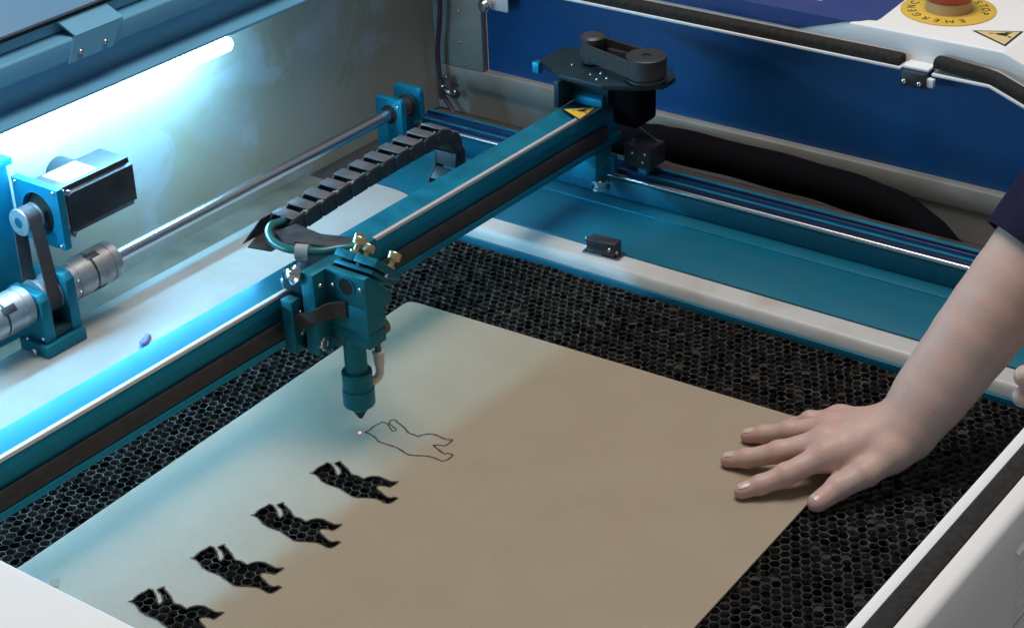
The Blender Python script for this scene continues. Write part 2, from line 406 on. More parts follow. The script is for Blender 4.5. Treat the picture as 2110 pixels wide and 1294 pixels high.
ni = int(0.925 / (HP * math.sqrt(3) / 2)); nj = int(0.878 / HP)
for i in range(ni):
    for j in range(nj):
        x = -0.515 + i * HP * math.sqrt(3) / 2; y = -0.598 + (j + 0.5 * (i % 2)) * HP
        if x > 0.4065 or y > 0.266: continue
        x2, y2 = x, y
        vis = (not in_card(x, y)) and ((y > 0.105 and x < 0.02 and y < 0.17 - 0.02) or (y < -0.40 and x > -0.12))
        cells.append((x2, y2, vis, (Vector((x, y, 0)) - CAM).length))
near_ids = set(k for k, c in sorted(((k, c) for k, c in enumerate(cells) if c[2]), key=lambda t: t[1][3])[:300])
V, F = [], []
for k, (x, y, vis, d) in enumerate(cells):
    if k in near_ids: continue
    hexring(V, F, x, y, HZ + 0.0004 * math.sin(x * 33 + y * 21))
def bend(x, y):
    k = (int(round(x * 1500)) * 73856093) ^ (int(round(y * 1500)) * 19349663); r1 = ((k * 2654435761) % 1000) / 500 - 1; r2 = ((k * 40503 + 977) % 1000) / 500 - 1
    a = 0.0003 + 0.0007 * min(1, max(0, (x - 0.02) / 0.12))
    return x + a * r1 + 0.0009 * math.sin(y * 47 + x * 13), y + a * r2 + 0.0009 * math.sin(x * 39 - y * 17)
V = [(*bend(x, y), z) for x, y, z in V]
me = bpy.data.meshes.new('cell_grid'); me.from_pydata([(x - ORG[HB.name].x, y - ORG[HB.name].y, z - ORG[HB.name].z) for x, y, z in V], [], F); me.materials.append(MATS['comb_edge']); me.materials.append(MATS['comb_side']); me.polygons.foreach_set('material_index', [k % 2 for k in range(len(me.polygons))])
o = bpy.data.objects.new('cell_grid', me); COL.objects.link(o); o.parent = HB; o['kind'] = 'stuff'
V, F = [], []; hexring(V, F, 0, 0, 0)
me = bpy.data.meshes.new('cell'); me.from_pydata(V, [], F); me.materials.append(MATS['comb_edge']); me.materials.append(MATS['comb_side']); me.polygons.foreach_set('material_index', [k % 2 for k in range(len(me.polygons))])
for k in near_ids:
    x, y, _, _ = cells[k]; inst('cell', me, HB, (x, y, HZ + 0.0004 * math.sin(x * 33 + y * 21)))
RV, RF = [], []
rnd = random.Random(3)
for x, y, vis, d in cells:
    dens = 0.22 if (x > 0.05 or y < -0.4) else 0.0
    if rnd.random() < dens:
        n0 = len(RV); zz = HZ - 0.0015 - 0.0075 * rnd.random(); rr_ = HP / math.sqrt(3) - 0.0006; tx, ty = rnd.uniform(-.25, .25), rnd.uniform(-.25, .25)
        for k in range(6):
            a = PI / 3 * k; px_, py_ = rr_ * math.cos(a), rr_ * math.sin(a); RV.append((x + px_, y + py_, zz + tx * px_ + ty * py_))
        RV.append((x + rnd.uniform(-.002, .002), y + rnd.uniform(-.002, .002), zz + rnd.uniform(-0.001, 0.0015)))
        for k in range(6): RF.append((n0 + k, n0 + (k + 1) % 6, n0 + 6))
me = bpy.data.meshes.new('residue'); me.from_pydata([tuple(Vector(v) - ORG[HB.name]) for v in RV], [], RF); me.materials.append(MATS['residue'])
o = bpy.data.objects.new('residue', me); COL.objects.link(o); o.parent = HB; o['kind'] = 'stuff'
# teal edge strip of the bed frame along the right margin
b = B(); box(b, 0.4050, 0.4090, -0.60, 0.2715, -0.03, 0.0062, 0.0004); done('edge_strip', b, 'teal_plate', HB)

# ------------------------------------------------------------------ teal deck plate and right guide rail
dp = root('deck_plate', 'flat teal metal deck plate between the cream margin and the right guide rail', 'deck plate', (0.5, -0.1, 0.02))
b = B(); box(b, 0.4435, 0.5405, -0.655, 0.4025, 0.0005, 0.0215, 0.0004); done('main_plate', b, 'teal_plate', dp)
b = B(); box(b, 0.5412, 0.5660, -0.655, 0.4025, 0.0005, 0.0222, 0.0005); done('inner_strip', b, 'teal_plate', dp)
b = B(); box(b, 0.5404, 0.5413, -0.654, 0.4020, 0.0210, 0.0228, 0.0003); done('seam_highlight', b, 'teal', dp)  # lighter bead added to draw the light caught along the seam
b = B(); box(b, 0.5662, 0.5696, -0.655, 0.3840, 0.0223, 0.0462, 0.0005); done('upturned_edge', b, 'teal_plate', dp)
gr = root('guide_rail', 'dark blue aluminium guide rail with a polished rod beside the right wall', 'rail', (0.585, -0.1, 0.02))
prof = [(0.5700, 0.0225), (0.5700, 0.046), (0.5712, 0.054), (0.5712, 0.0575), (0.5765, 0.0575), (0.5775, 0.0535), (0.5940, 0.0535), (0.5950, 0.0575), (0.6010, 0.0575), (0.6010, 0.0225)]
b = B(); prism(b, prof, 'y', -0.655, 0.385, 0.0004, 1); done('extrusion', b, 'navy_alu', gr)
b = B(); box(b, 0.5716, 0.5762, -0.654, 0.384, 0.0576, 0.0584, 0.0002); box(b, 0.5954, 0.6006, -0.654, 0.384, 0.0576, 0.0584, 0.0002); done('edge_bead', b, 'teal', gr)
b = B(); cyl(b, (0.5668, -0.655, 0.0505), (0.5668, 0.383, 0.0505), 0.0032, 20); done('rod', b, 'steel', gr)

# ------------------------------------------------------------------ cardboard
HOLE = [(0.0, 0.0), (3.8, -1.8), (11.5, -0.3), (18.4, -1.7), (23.3, -1.7), (24.0, -5.4), (22.2, -10.1), (19.2, -15.5), (14.2, -21.7), (12.7, -25.9), (15.3, -26.0), (19.5, -23.2), (23.4, -17.2), (24.9, -12.1), (26.9, -8.7), (29.9, -9.9), (33.3, -11.0), (30.8, -13.9), (28.4, -20.8), (25.7, -27.4), (21.1, -36.1), (22.4, -40.8), (21.7, -50.8), (26.4, -52.1), (30.6, -55.8), (32.9, -61.2), (32.7, -67.6), (32.7, -75.9), (36.8, -81.7), (30.0, -82.2), (23.9, -81.1), (22.7, -74.9), (19.6, -70.2), (15.9, -72.3), (12.0, -82.8), (10.2, -91.4), (14.0, -95.4), (14.5, -99.2), (8.0, -99.3), (2.0, -97.2), (1.3, -91.7), (2.0, -83.9), (-0.1, -77.5), (-4.0, -70.6), (-7.3, -64.1), (-7.3, -58.9), (-5.1, -46.6), (-4.0, -39.4), (-5.0, -30.8), (-4.6, -23.0), (-3.6, -18.0), (-0.6, -12.1), (1.0, -4.2)]
LINE = [(3.6, -4.0), (9.0, -5.6), (16.9, -4.4), (23.3, -5.6), (28.1, -6.5), (28.4, -10.6), (27.1, -14.4), (29.8, -14.3), (32.2, -12.1), (35.9, -12.0), (37.7, -15.4), (35.8, -19.1), (33.5, -27.0), (31.0, -33.3), (26.7, -40.8), (26.7, -47.0), (26.3, -54.2), (32.2, -56.3), (37.2, -61.9), (38.3, -68.4), (37.4, -77.4), (38.4, -82.5), (40.8, -86.3), (33.6, -87.7), (27.4, -86.4), (25.2, -80.8), (22.4, -76.0), (19.1, -84.6), (16.0, -94.9), (18.8, -98.3), (18.9, -103.9), (11.8, -104.8), (5.3, -102.7), (4.5, -98.2), (4.6, -90.9), (3.3, -83.6), (-0.6, -76.3), (-4.1, -68.8), (-4.2, -62.6), (-1.3, -50.7), (-1.6, -39.2), (-2.3, -27.0), (1.5, -19.0), (3.3, -10.5)]
LOOP = [(27.1, -14.4), (23.5, -20.0), (20.2, -25.6), (21.5, -27.6), (24.6, -26.6), (26.6, -21.5), (28.6, -15.2)]
NOSES = [(-0.0828, -0.0067), (-0.1668, -0.0079), (-0.2470, -0.0085), (-0.3236, -0.0085)]
CT, CB = 0.0050, 0.0022
def closed_smooth(pts, n=3):
    m = len(pts); out = []
    for i in range(m):
        p0, p1, p2, p3 = (Vector(pts[(i + k) % m]) for k in (-1, 0, 1, 2))
        sharp = (p1 - p0).angle(p2 - p1, 0) > 1.2; sharp2 = (p2 - p1).angle(p3 - p2, 0) > 1.2
        m1 = (p2 - p0) * .5 if not sharp else (p2 - p1) * .8; m2 = (p3 - p1) * .5 if not sharp2 else (p2 - p1) * .8
        for k in range(n):
            t = k / n; h = (2*t**3-3*t**2+1, t**3-2*t**2+t, -2*t**3+3*t**2, t**3-t**2)
            out.append(p1 * h[0] + m1 * h[1] + p2 * h[2] + m2 * h[3])
    return out
e1 = (CARD_B - CARD_A).normalized(); e2 = Vector((e1.y, -e1.x))
outer = [CARD_A + e2 * 0.012, CARD_A + e2 * 0.005 + e1 * 0.0012, CARD_A + e1 * 0.005 + e2 * 0.0015, CARD_A + e1 * 0.014,
         CARD_A + e1 * 0.30 - e2 * 0.0006, CARD_B + e2 * 0.0, CARD_B + e2 * 0.70, CARD_A + e2 * 0.72]
cu = bpy.data.curves.new('tmp_board', 'CURVE'); cu.dimensions = '2D'; cu.fill_mode = 'BOTH'; cu.extrude = (CT - CB) / 2
def add_spline(pts):
    s = cu.splines.new('POLY'); s.points.add(len(pts) - 1); s.use_cyclic_u = True
    for p, q in zip(s.points, pts): p.co = (q[0], q[1], 0, 1)
add_spline(outer)
hole_s = closed_smooth([Vector((x * .001, y * .001)) for x, y in HOLE])
for nx, ny in NOSES: add_spline([(p.x + nx, p.y + ny) for p in hole_s])
tmp = bpy.data.objects.new('tmp_board', cu); COL.objects.link(tmp)
dg = bpy.context.evaluated_depsgraph_get()
me = bpy.data.meshes.new_from_object(tmp.evaluated_get(dg)); bpy.data.objects.remove(tmp); bpy.data.curves.remove(cu)
b = B(); b.from_mesh(me); bpy.data.meshes.remove(me)
bmesh.ops.remove_doubles(b, verts=b.verts, dist=1e-6)
for v in b.verts: v.co.z += (CT + CB) / 2
b.normal_update()
for f in b.faces:
    f.material_index = 0
    if abs(f.normal.z) < 0.5:
        c = f.calc_center_median(); f.material_index = 1
        u = Vector((c.x, c.y)) - CARD_A
        if u.dot(e1) < 0.016 or u.dot(e1) > (CARD_B - CARD_A).length - 0.002 or u.dot(e2) < 0.004: f.material_index = 2
CARD = root('cardboard_sheet', 'large brown cardboard sheet with bear shapes cut through it, lying on the honeycomb', 'cardboard', (0.0, -0.17, CB))
done('board', b, ['cardboard', 'paper_burnt', 'board_edge'], CARD, smooth=0, recalc=False)
def flat_ribbon(bm, pts, w_, z, closed=True, wob=0.15):
    n = len(pts); L_, R_ = [], []
    for i in range(n):
        p = pts[i]; a = pts[(i - 1) % n] if closed or i else p; c = pts[(i + 1) % n] if closed or i < n - 1 else p
        d = (c - a).normalized(); nn = Vector((-d.y, d.x)); ww = w_ * (1 + wob * math.sin(i * 1.7)) / 2
        L_.append((p + nn * ww, p)); R_.append((p - nn * ww, p))
    lv = [bm.verts.new((q.x, q.y, z)) for q, _ in L_]; rv = [bm.verts.new((q.x, q.y, z)) for q, _ in R_]
    for i in range(n if closed else n - 1):
        j = (i + 1) % n; bm.faces.new((lv[i], lv[j], rv[j], rv[i]))
b = B(); flat_ribbon(b, closed_smooth([Vector((x * .001, y * .001)) for x, y in LINE]), 0.0021, CT + 0.00015)
lp = [Vector((p.x, p.y)) for p in smooth_path([(x * .001, y * .001, 0) for x, y in LOOP], 4)]
flat_ribbon(b, lp, 0.0017, CT + 0.00022, closed=False)
done('burnt_outline', b, 'burn_line', CARD, smooth=0, label='thin dark burnt outline of a bear traced by the laser')
for nx, ny in NOSES:
    b = B(); flat_ribbon(b, [Vector((p.x + nx, p.y + ny)) for p in hole_s], 0.0016, CT + 0.00012, wob=0.35); done('scorched_rim', b, 'burn_line', CARD, smooth=0)
b = B(); prism(b, [(-0.3435, 0.0595), (-0.3480, 0.0660), (-0.3410, 0.0735), (-0.3345, 0.0688)], 'z', CT + 0.0001, CT + 0.0006); done('paper_patch', b, 'olive_tape', CARD, label='small olive paper patch on the cardboard')

# pilot laser: the red dot below the nozzle
ld = bpy.data.lights.new('pilot_laser', 'SPOT'); ld.energy = 0.16; ld.color = (1.0, 0.12, 0.20); ld.spot_size = math.radians(15.0); ld.spot_blend = 0.75; ld.shadow_soft_size = 0.0002
lo = bpy.data.objects.new('pilot_laser', ld); COL.objects.link(lo); lo.location = (0.0, 0.0, 0.0205)

# ------------------------------------------------------------------ gantry
GX1 = 0.585
gb = root('gantry', 'teal moving gantry beam across the machine with belt drive at its far end', 'gantry', (0.1, 0.09, 0.09))
prof = [(0.0706, 0.0925), (0.0706, 0.1005), (0.0745, 0.1010), (0.0745, 0.1345), (0.0706, 0.1350), (0.0706, 0.1440), (0.0718, 0.1452), (0.0718, 0.1475), (0.1085, 0.1500), (0.1100, 0.1490), (0.1100, 0.0925)]
b = B(); prism(b, prof, 'x', -0.62, GX1, 0.0005, 1); done('beam', b, 'teal', gb, smooth=30)
b = B(); box(b, -0.62, GX1, 0.0703, 0.0752, 0.1468, 0.1512, 0.0008); done('linear_rail', b, 'rail_steel', gb)
b = B(); box(b, -0.62, GX1 - .03, 0.0708, 0.0728, 0.1022, 0.1205, 0.0003); done('drive_belt', b, 'belt_rubber', gb)
# end drive: post, plate, pulleys, motor
b = B(); prism(b, [(0.508, 0.1155), (0.508, 0.1085), (0.540, 0.1085), (0.540, 0.060), (0.5835, 0.060), (0.5835, 0.1155)], 'z', 0.1505, 0.1840, 0.0006); done('end_post', b, 'teal_dark', gb)
b = B(); prism(b, [(0.533, 0.1508), (0.5335, 0.1600), (0.5395, 0.1660), (0.5395, 0.1508)], 'y', 0.0645, 0.1060, 0.0004); done('step_block', b, 'teal', gb)
b = B(); prism(b, [(0.515, 0.112), (0.541, 0.160), (0.596, 0.160), (0.596, 0.004), (0.578, -0.010), (0.552, -0.010), (0.532, 0.012), (0.5125, 0.050)], 'z', 0.1842, 0.1905, 0.0006)
tpl = done('top_plate', b, 'teal_dark', gb)
b = B(); box(b, 0.5335, 0.5425, 0.1555, 0.1650, 0.176, 0.1895, 0.0006); done('end_tab', b, 'teal', gb)
b = B(); lathe(b, [(0.0235, 0), (0.0245, 0.0006), (0.0245, 0.003), (0.0215, 0.0035), (0.0215, 0.0255), (0.0240, 0.026), (0.0240, 0.0285), (0.0225, 0.0295), (0.006, 0.0295), (0.0055, 0.0275), (0, 0.0275)], (0.552, 0.0135, 0.1925), (0, 0, 1), 40)
done('pulley', b, 'pulley_dark', gb)
b = B(); lathe(b, [(0.0135, 0), (0.0135, 0.024), (0.0155, 0.0245), (0.0155, 0.031), (0.0120, 0.0335), (0, 0.0335)], (0.5675, 0.099, 0.1925), (0, 0, 1), 32); done('pulley', b, 'black_plastic', gb)
pts = belt_path((0.552, 0.0135), 0.0225, (0.5675, 0.099), 0.0145)
b = B(); ribbon_loop(b, [(x, y, 0.2085) for x, y in pts], (0, 0, 0.020), 0.0018); done('timing_belt', b, 'belt_rubber', gb)
b = B(); box(b, 0.575, 0.603, 0.045, 0.085, 0.191, 0.2085, 0.002); done('tensioner_block', b, 'black_plastic', gb)
b = B(); box(b, 0.545, 0.590, 0.022, 0.0585, 0.128, 0.1835, 0.006, 3); done('motor', b, 'fabric_black', gb)
for x, y in ((0.5415, 0.0700), (0.5330, 0.0560), (0.5245, 0.0640), (0.5330, 0.0790), (0.5475, 0.115)): screw(tpl, (x, y, 0.1906), (0, 0, 1), SCREW_S)
# roller carriage on the side rod
b = B(); box(b, 0.5270, 0.5620, 0.070, 0.1055, 0.0560, 0.0915, 0.0008); box(b, 0.5560, 0.5660, 0.0640, 0.075, 0.056, 0.080, 0.001); rbl = done('roller_block', b, 'teal', gb)
b = B(); lathe(b, [(0.010, 0), (0.0122, 0.0012), (0.0122, 0.0042), (0.009, 0.0062), (0.009, 0.0088), (0.0122, 0.0108), (0.0122, 0.0138), (0.0105, 0.015)], (0.5420, 0.0735, 0.0410), (0, 0, 1), 28); done('roller', b, 'chrome', rbl)
b = B(); box(b, 0.5700, 0.6040, 0.020, 0.058, 0.066, 0.094, 0.0015); sns = done('sensor', b, 'black_plastic', gb)
b = B(); prism(b, [(0.022, 0.094), (0.058, 0.094), (0.058, 0.112)], 'x', 0.594, 0.5955); done('sensor_bracket', b, 'steel_dark', sns)
b = B(); box(b, 0.572, 0.580, 0.026, 0.040, 0.0590, 0.0655, 0.0006); done('end_stop', b, 'teal', gb)
for p in ((0.5697, 0.030, 0.076), (0.5697, 0.045, 0.0855), (0.5697, 0.027, 0.087)): screw(sns, p, (-1, 0, 0))
# hazard sticker on the beam end
def triangle_sticker(parent, c, corners, mark):
    """corners: three world points; yellow face, black rim, black mark"""
    C_ = sum((Vector(p) for p in corners), Vector()) / 3
    n = (Vector(corners[1]) - Vector(corners[0])).cross(Vector(corners[2]) - Vector(corners[0])).normalized()
    if n.z < 0: n = -n
    bb = B(); vs = [bb.verts.new(Vector(p) + n * 0.0003) for p in corners]; bb.faces.new(vs); rim = done('sticker_rim', bb, 'ink_black', parent, smooth=0) 
    bb = B(); vs = [bb.verts.new(C_ + (Vector(p) - C_) * 0.84 + n * 0.0005) for p in corners]; bb.faces.new(vs); face = done('sticker_face', bb, c, rim, smooth=0)
    bb = B()
    P0, P1, P2 = (Vector(p) for p in corners)
    for poly in mark:
        bb.faces.new([bb.verts.new(P0 * (1 - u - v) + P1 * u + P2 * v + n * 0.0007) for u, v in poly])
    done('sticker_mark', bb, 'ink_black', rim, smooth=0)
HAND_MARK = [[(0.30, 0.20), (0.42, 0.16), (0.60, 0.14), (0.64, 0.19), (0.52, 0.24), (0.50, 0.32), (0.42, 0.36), (0.34, 0.30)],
             [(0.20, 0.17), (0.30, 0.16), (0.30, 0.20), (0.22, 0.21)], [(0.42, 0.42), (0.47, 0.36), (0.50, 0.40), (0.44, 0.47)],
             [(0.56, 0.10), (0.72, 0.10), (0.69, 0.135), (0.57, 0.13)]]
triangle_sticker(gb, 'yellow_vinyl', [(0.5060, 0.1040, 0.1514), (0.5300, 0.0668, 0.1534), (0.4890, 0.0655, 0.1514)], HAND_MARK)

# ------------------------------------------------------------------ laser head
lh = root('laser_head', 'teal laser cutting head with a conical nozzle hanging over the cardboard', 'laser head', (0.0, 0.0, 0.0215))
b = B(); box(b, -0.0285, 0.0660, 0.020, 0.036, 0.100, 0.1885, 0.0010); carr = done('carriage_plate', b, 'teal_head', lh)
for z0, z1 in ((0.157, 0.176), (0.096, 0.0998)):
    b = B(); box(b, -0.020, 0.060, 0.0365, 0.0690, z0, z1, 0.001); done('wheel_bracket', b, 'teal_dark', lh)
for x, z in ((-0.010, 0.1545), (0.052, 0.1545)):
    b = B(); lathe(b, [(0.006, 0), (0.010, 0.001), (0.010, 0.006), (0.006, 0.007)], (x, 0.066, z + 0.008), (0, 1, 0), 20); done('wheel', b, 'steel_dark', lh)
b = B(); lathe(b, [(0.0085, 0), (0.0095, 0.0015), (0.0095, 0.0035), (0.006, 0.005), (0.006, 0.008), (0.0045, 0.0115), (0, 0.0125)], (-0.0285, 0.0400, 0.1830), (-0.8, 0.35, 0.45), 20); done('acorn_nut', b, 'chrome', carr)
b = B(); lathe(b, [(0.007, 0), (0.007, 0.003), (0.0045, 0.0038), (0.0045, 0.007), (0.003, 0.009), (0, 0.0095)], (0.0525, 0.0300, 0.1886), (0, 0, 1), 20); done('acorn_nut', b, 'chrome', carr)
# mirror block: left face holds the beam entry, the top right is cut off at 45 degrees
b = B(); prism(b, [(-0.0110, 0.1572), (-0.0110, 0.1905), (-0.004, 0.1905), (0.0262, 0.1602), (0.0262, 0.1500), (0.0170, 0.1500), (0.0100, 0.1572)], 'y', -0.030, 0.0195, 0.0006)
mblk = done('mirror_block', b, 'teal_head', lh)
b = B(); prism(b, [(-0.0114, -0.0304), (0.0152, -0.0304), (0.0152, 0.0195), (-0.0114, 0.0195)], 'z', 0.1300, 0.1571, 0.0006); done('lens_block', b, 'teal_head', lh)
b = B(); prism(b, [(-0.0106, -0.0298), (0.0146, -0.0298), (0.0146, 0.0195), (-0.0106, 0.0195)], 'z', 0.1135, 0.1292, 0.0008); done('clamp_block', b, 'teal_head', lh)
b = B(); lathe(b, [(0.0108, 0.0), (0.0108, -0.0010), (0.0088, -0.0010), (0.0088, 0.001)], (-0.0110, -0.0065, 0.1765), (1, 0, 0), 32); done('beam_entry_ring', b, 'teal_head', mblk)
b = B(); lathe(b, [(0.0087, 0), (0.0087, 0.0005), (0, 0.0005)], (-0.0118, -0.0065, 0.1765), (1, 0, 0), 32); done('beam_entry', b, 'soot_hole_black', mblk)  # flat near-black disc painting the darkness inside the entry hole
for y, z in ((0.0105, 0.1745), (-0.0240, 0.1785)): screw(mblk, (-0.0111, y, z), (-1, 0, 0))
for x, z in ((-0.020, 0.1745),): screw(carr, (x, 0.0199, z), (0, -1, 0), SCREW_S)
b = B(); lathe(b, [(0.0078, 0), (0.0078, 0.002), (0.0066, 0.0032), (0.0028, 0.0034), (0.0024, 0.0022), (0, 0.0022)], (-0.0205, 0.0199, 0.1120), (0, -1, 0), 24); done('slotted_bolt', b, 'chrome', carr)
# tilted mirror mount: two plates with springs of air between, thumb screws on top
mm = Matrix.Translation((0.0155, -0.0055, 0.1790)) @ Matrix.Rotation(math.radians(42), 4, 'Y')
for nm, d0, d1, xa, xb in (('mirror_seat', -0.0010, 0.0034, -0.0190, 0.0200), ('mirror_plate', 0.0058, 0.0140, -0.0225, 0.0225)):
    bb = B()
    if nm == 'mirror_plate':
        box(bb, xa, xb, -0.0262, 0.0005, d0, d1, 0.0006, M=mm); box(bb, xa, xb, 0.0015, 0.0242, d0, d1, 0.0006, M=mm); box(bb, xa + .004, xb, 0.0003, 0.0017, d0 + .0004, d1 - .0012, 0, M=mm)
    else: box(bb, xa, xb, -0.0235, 0.0235, d0, d1, 0.0006, M=mm)
    mp_ = done(nm, bb, 'teal_head', lh)
for px_, py_ in ((-0.0135, 0.0085), (0.0140, -0.0165), (0.0140, 0.0165)):
    p0 = mm @ Vector((px_, py_, 0.0140)); dd = (mm.to_3x3() @ Vector((0, 0, 1)))
    ts = B(); lathe(ts, [(0.0055, 0), (0.0055, 0.0022), (0.0028, 0.0024), (0.0028, 0.0085), (0.0062, 0.0090), (0.0066, 0.0100), (0.0066, 0.0155), (0.0060, 0.0165), (0, 0.0165)], p0, dd, 14)
    done('thumb_screw', ts, 'brass', mp_, smooth=25)
for px_, py_ in ((-0.0150, -0.0010), (0.0015, -0.0245), (0.0170, -0.0010)):
    p0 = mm @ Vector((px_, py_, 0.0028)); dd = (mm.to_3x3() @ Vector((0, 0, 1))); ts = B(); lathe(ts, [(0.0020, 0), (0.0020, 0.0036)], p0, dd, 10); done('spacer', ts, 'chrome', mp_)
# nozzle
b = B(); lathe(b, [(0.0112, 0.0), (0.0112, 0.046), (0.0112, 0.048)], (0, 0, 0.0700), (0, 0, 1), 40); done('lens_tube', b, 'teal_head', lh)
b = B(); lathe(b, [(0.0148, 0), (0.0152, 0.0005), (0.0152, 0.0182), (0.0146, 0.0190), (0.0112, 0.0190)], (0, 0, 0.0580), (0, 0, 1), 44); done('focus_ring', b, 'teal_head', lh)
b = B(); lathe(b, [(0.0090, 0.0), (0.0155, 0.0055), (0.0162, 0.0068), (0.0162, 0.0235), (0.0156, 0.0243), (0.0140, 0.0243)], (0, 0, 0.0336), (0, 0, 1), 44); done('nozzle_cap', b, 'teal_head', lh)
b = B(); lathe(b, [(0.0012, 0.0), (0.0020, 0.0003), (0.0086, 0.0118), (0.0086, 0.0135)], (0, 0, 0.0218), (0, 0, 1), 32); done('nozzle_tip', b, 'teal_dark', lh)
b = B(); lathe(b, [(0.0085, 0), (0.0090, 0.0008), (0.0090, 0.0070), (0.0080, 0.0080), (0, 0.0080)], (0.0153, -0.020, 0.1235), (1, 0, 0), 26); done('clamp_knob', b, 'knob_bronze', lh)
# air assist elbow
b = B(); lathe(b, [(0.0058, 0), (0.0064, 0.0006), (0.0064, 0.0026), (0.0048, 0.0030), (0.0048, 0.0032), (0.0054, 0.0040), (0.0054, 0.014), (0.0042, 0.018)], (0.0245, -0.0085, 0.0900), (0, 0, -1), 24)
tube(b, [(0.0245, -0.0085, 0.074), (0.0245, -0.0085, 0.066), (0.0215, -0.0075, 0.0605), (0.0150, -0.0052, 0.0575)], 0.0042, 16, 5); elb = done('air_elbow', b, 'white_plastic', lh)
b = B(); lathe(b, [(0.0045, 0), (0.0045, 0.006)], (0.0175, -0.006, 0.0585), (-0.9, 0.2, -0.25), 14); done('elbow_nipple', b, 'brass', elb)
b = B(); cyl(b, (0.0245, -0.0085, 0.0890), (0.0245, -0.0075, 0.1240), 0.0034, 16); done('air_tube', b, 'hose_green', lh)
# belt clips left and right, with the belt tail led to the block
for sx, tag_ in ((-0.0345, 0), (0.0760, 1)):
    z0, z1 = (0.0965, 0.1545) if not tag_ else (0.100, 0.1530)
    bb = B(); box(bb, sx, sx + 0.0125, 0.0460, 0.0600, z0, z1, 0.0008); clip = done('belt_clip', bb, 'teal_head', lh)
    for z in (0.1395, 0.1165): screw(clip, (sx + 0.0105, 0.0459, z), (0, -1, 0), SCREW_S)
b = B(); ribbon_loop(b, smooth_path([(-0.0300, 0.0470, 0.1310), (-0.0315, 0.0300, 0.1390), (-0.0290, 0.0170, 0.1460), (-0.0200, 0.0090, 0.1500), (-0.0122, -0.0050, 0.1515)], 5), (0, 0, 0.017), 0.0022); done('belt_tail', b, 'belt_rubber', lh)
for p in ((-0.022, 0.0198, 0.1460), (0.045, 0.0198, 0.125)): screw(carr, p, (0, -1, 0))
# bracket arm carrying the cable chain
b = B(); prism(b, [(0.046, 0.030), (0.030, 0.055), (0.022, 0.100), (0.036, 0.128), (0.060, 0.122), (0.056, 0.085), (0.066, 0.055), (0.066, 0.036)], 'z', 0.1786, 0.1806); done('chain_arm', b, 'black_plastic', lh)
b = B(); prism(b, [(0.026, 0.094), (0.040, 0.092), (0.046, 0.060), (0.058, 0.036), (0.050, 0.032), (0.036, 0.056)], 'z', 0.1806, 0.1822); done('arm_strap', b, 'belt_rubber', lh)

# ------------------------------------------------------------------ cable chain
cc = root('cable_chain', 'black segmented plastic cable chain arching behind the gantry beam', 'cable chain', (0.2, 0.143, 0.12))
LP = 0.0244
b = B()
for s in (-1, 1):
    prism(b, [(-0.0125, -0.0092), (-0.0150, -0.0050), (-0.0150, 0.0040), (-0.0115, 0.0078), (0.0075, 0.0078), (0.0110, 0.0050), (0.0125, -0.0040), (0.0085, -0.0092)], 'y', s * 0.0140 - 0.0013, s * 0.0140 + 0.0013, 0.0005, 1)
    cyl(b, (0.0100, s * 0.0128, -0.0005), (0.0100, s * 0.0166, -0.0005), 0.0042, 10)
box(b, -0.0085, 0.0075, -0.0128, 0.0128, -0.0088, -0.0070, 0.0004)
LINK = mesh_of('link', b, 'chain_plastic')
b = B(); box(b, -0.0095, 0.0055, -0.0152, 0.0152, 0.0080, 0.0100, 0.0007); BAR = mesh_of('cross_bar', b, 'chain_plastic_lit')
def add_link(x, z, a):
    o_ = inst('link', LINK, cc, (x, 0.1430, z), Euler((0, -a, 0)))
    c_ = bpy.data.objects.new('cross_bar', BAR); COL.objects.link(c_); c_.parent = o_
path = []
for k in range(10):
    t = k / 9; path.append((0.0760 + k * LP, 0.1725 + 0.0085 * math.sin(t * PI * 0.55)))
cx0, cz0 = path[-1][0] + 0.006, path[-1][1]
for k, (x, z) in enumerate(path):
    x2, z2 = path[min(k + 1, 9)]; x1, z1 = path[max(k - 1, 0)]; add_link(x, z, math.atan2(z2 - z1, x2 - x1))
Rc = 0.0345; ccx, ccz = path[-1][0] + 0.012, path[-1][1] - Rc
for k in range(4):
    a = PI / 2 - (0.30 + k * LP / Rc * 0.98); add_link(ccx + Rc * math.cos(a), ccz + Rc * math.sin(a), a - PI / 2)
# end tray with turned-up cheeks
b = B(); prism(b, [(0.026, 0.124), (0.020, 0.150), (0.052, 0.1625), (0.080, 0.1585), (0.080, 0.1275), (0.052, 0.1215)], 'z', 0.1630, 0.1645); done('end_tray', b, 'black_plastic', cc)
b = B(); prism(b, [(0.022, 0.1646), (0.050, 0.1805), (0.078, 0.1805), (0.078, 0.1646)], 'y', 0.1578, 0.1592, M=None); done('tray_cheek', b, 'black_plastic', cc)
b = B(); prism(b, [(0.048, 0.1646), (0.062, 0.1790), (0.078, 0.1790), (0.078, 0.1646)], 'y', 0.1270, 0.1284); done('tray_cheek', b, 'black_plastic', cc)
b = B(); box(b, -0.0015, 0.0015, -0.0009, 0.0009, -0.00085, 0.00085, 0.0003); GLINT = mesh_of('gap_glint', b, 'tape_grey')  # pale block painted as a glint in the gap between links
for k in range(10): inst('gap_glint', GLINT, cc, (path[k][0] + 0.0090, 0.1325, path[k][1] + 0.0080))

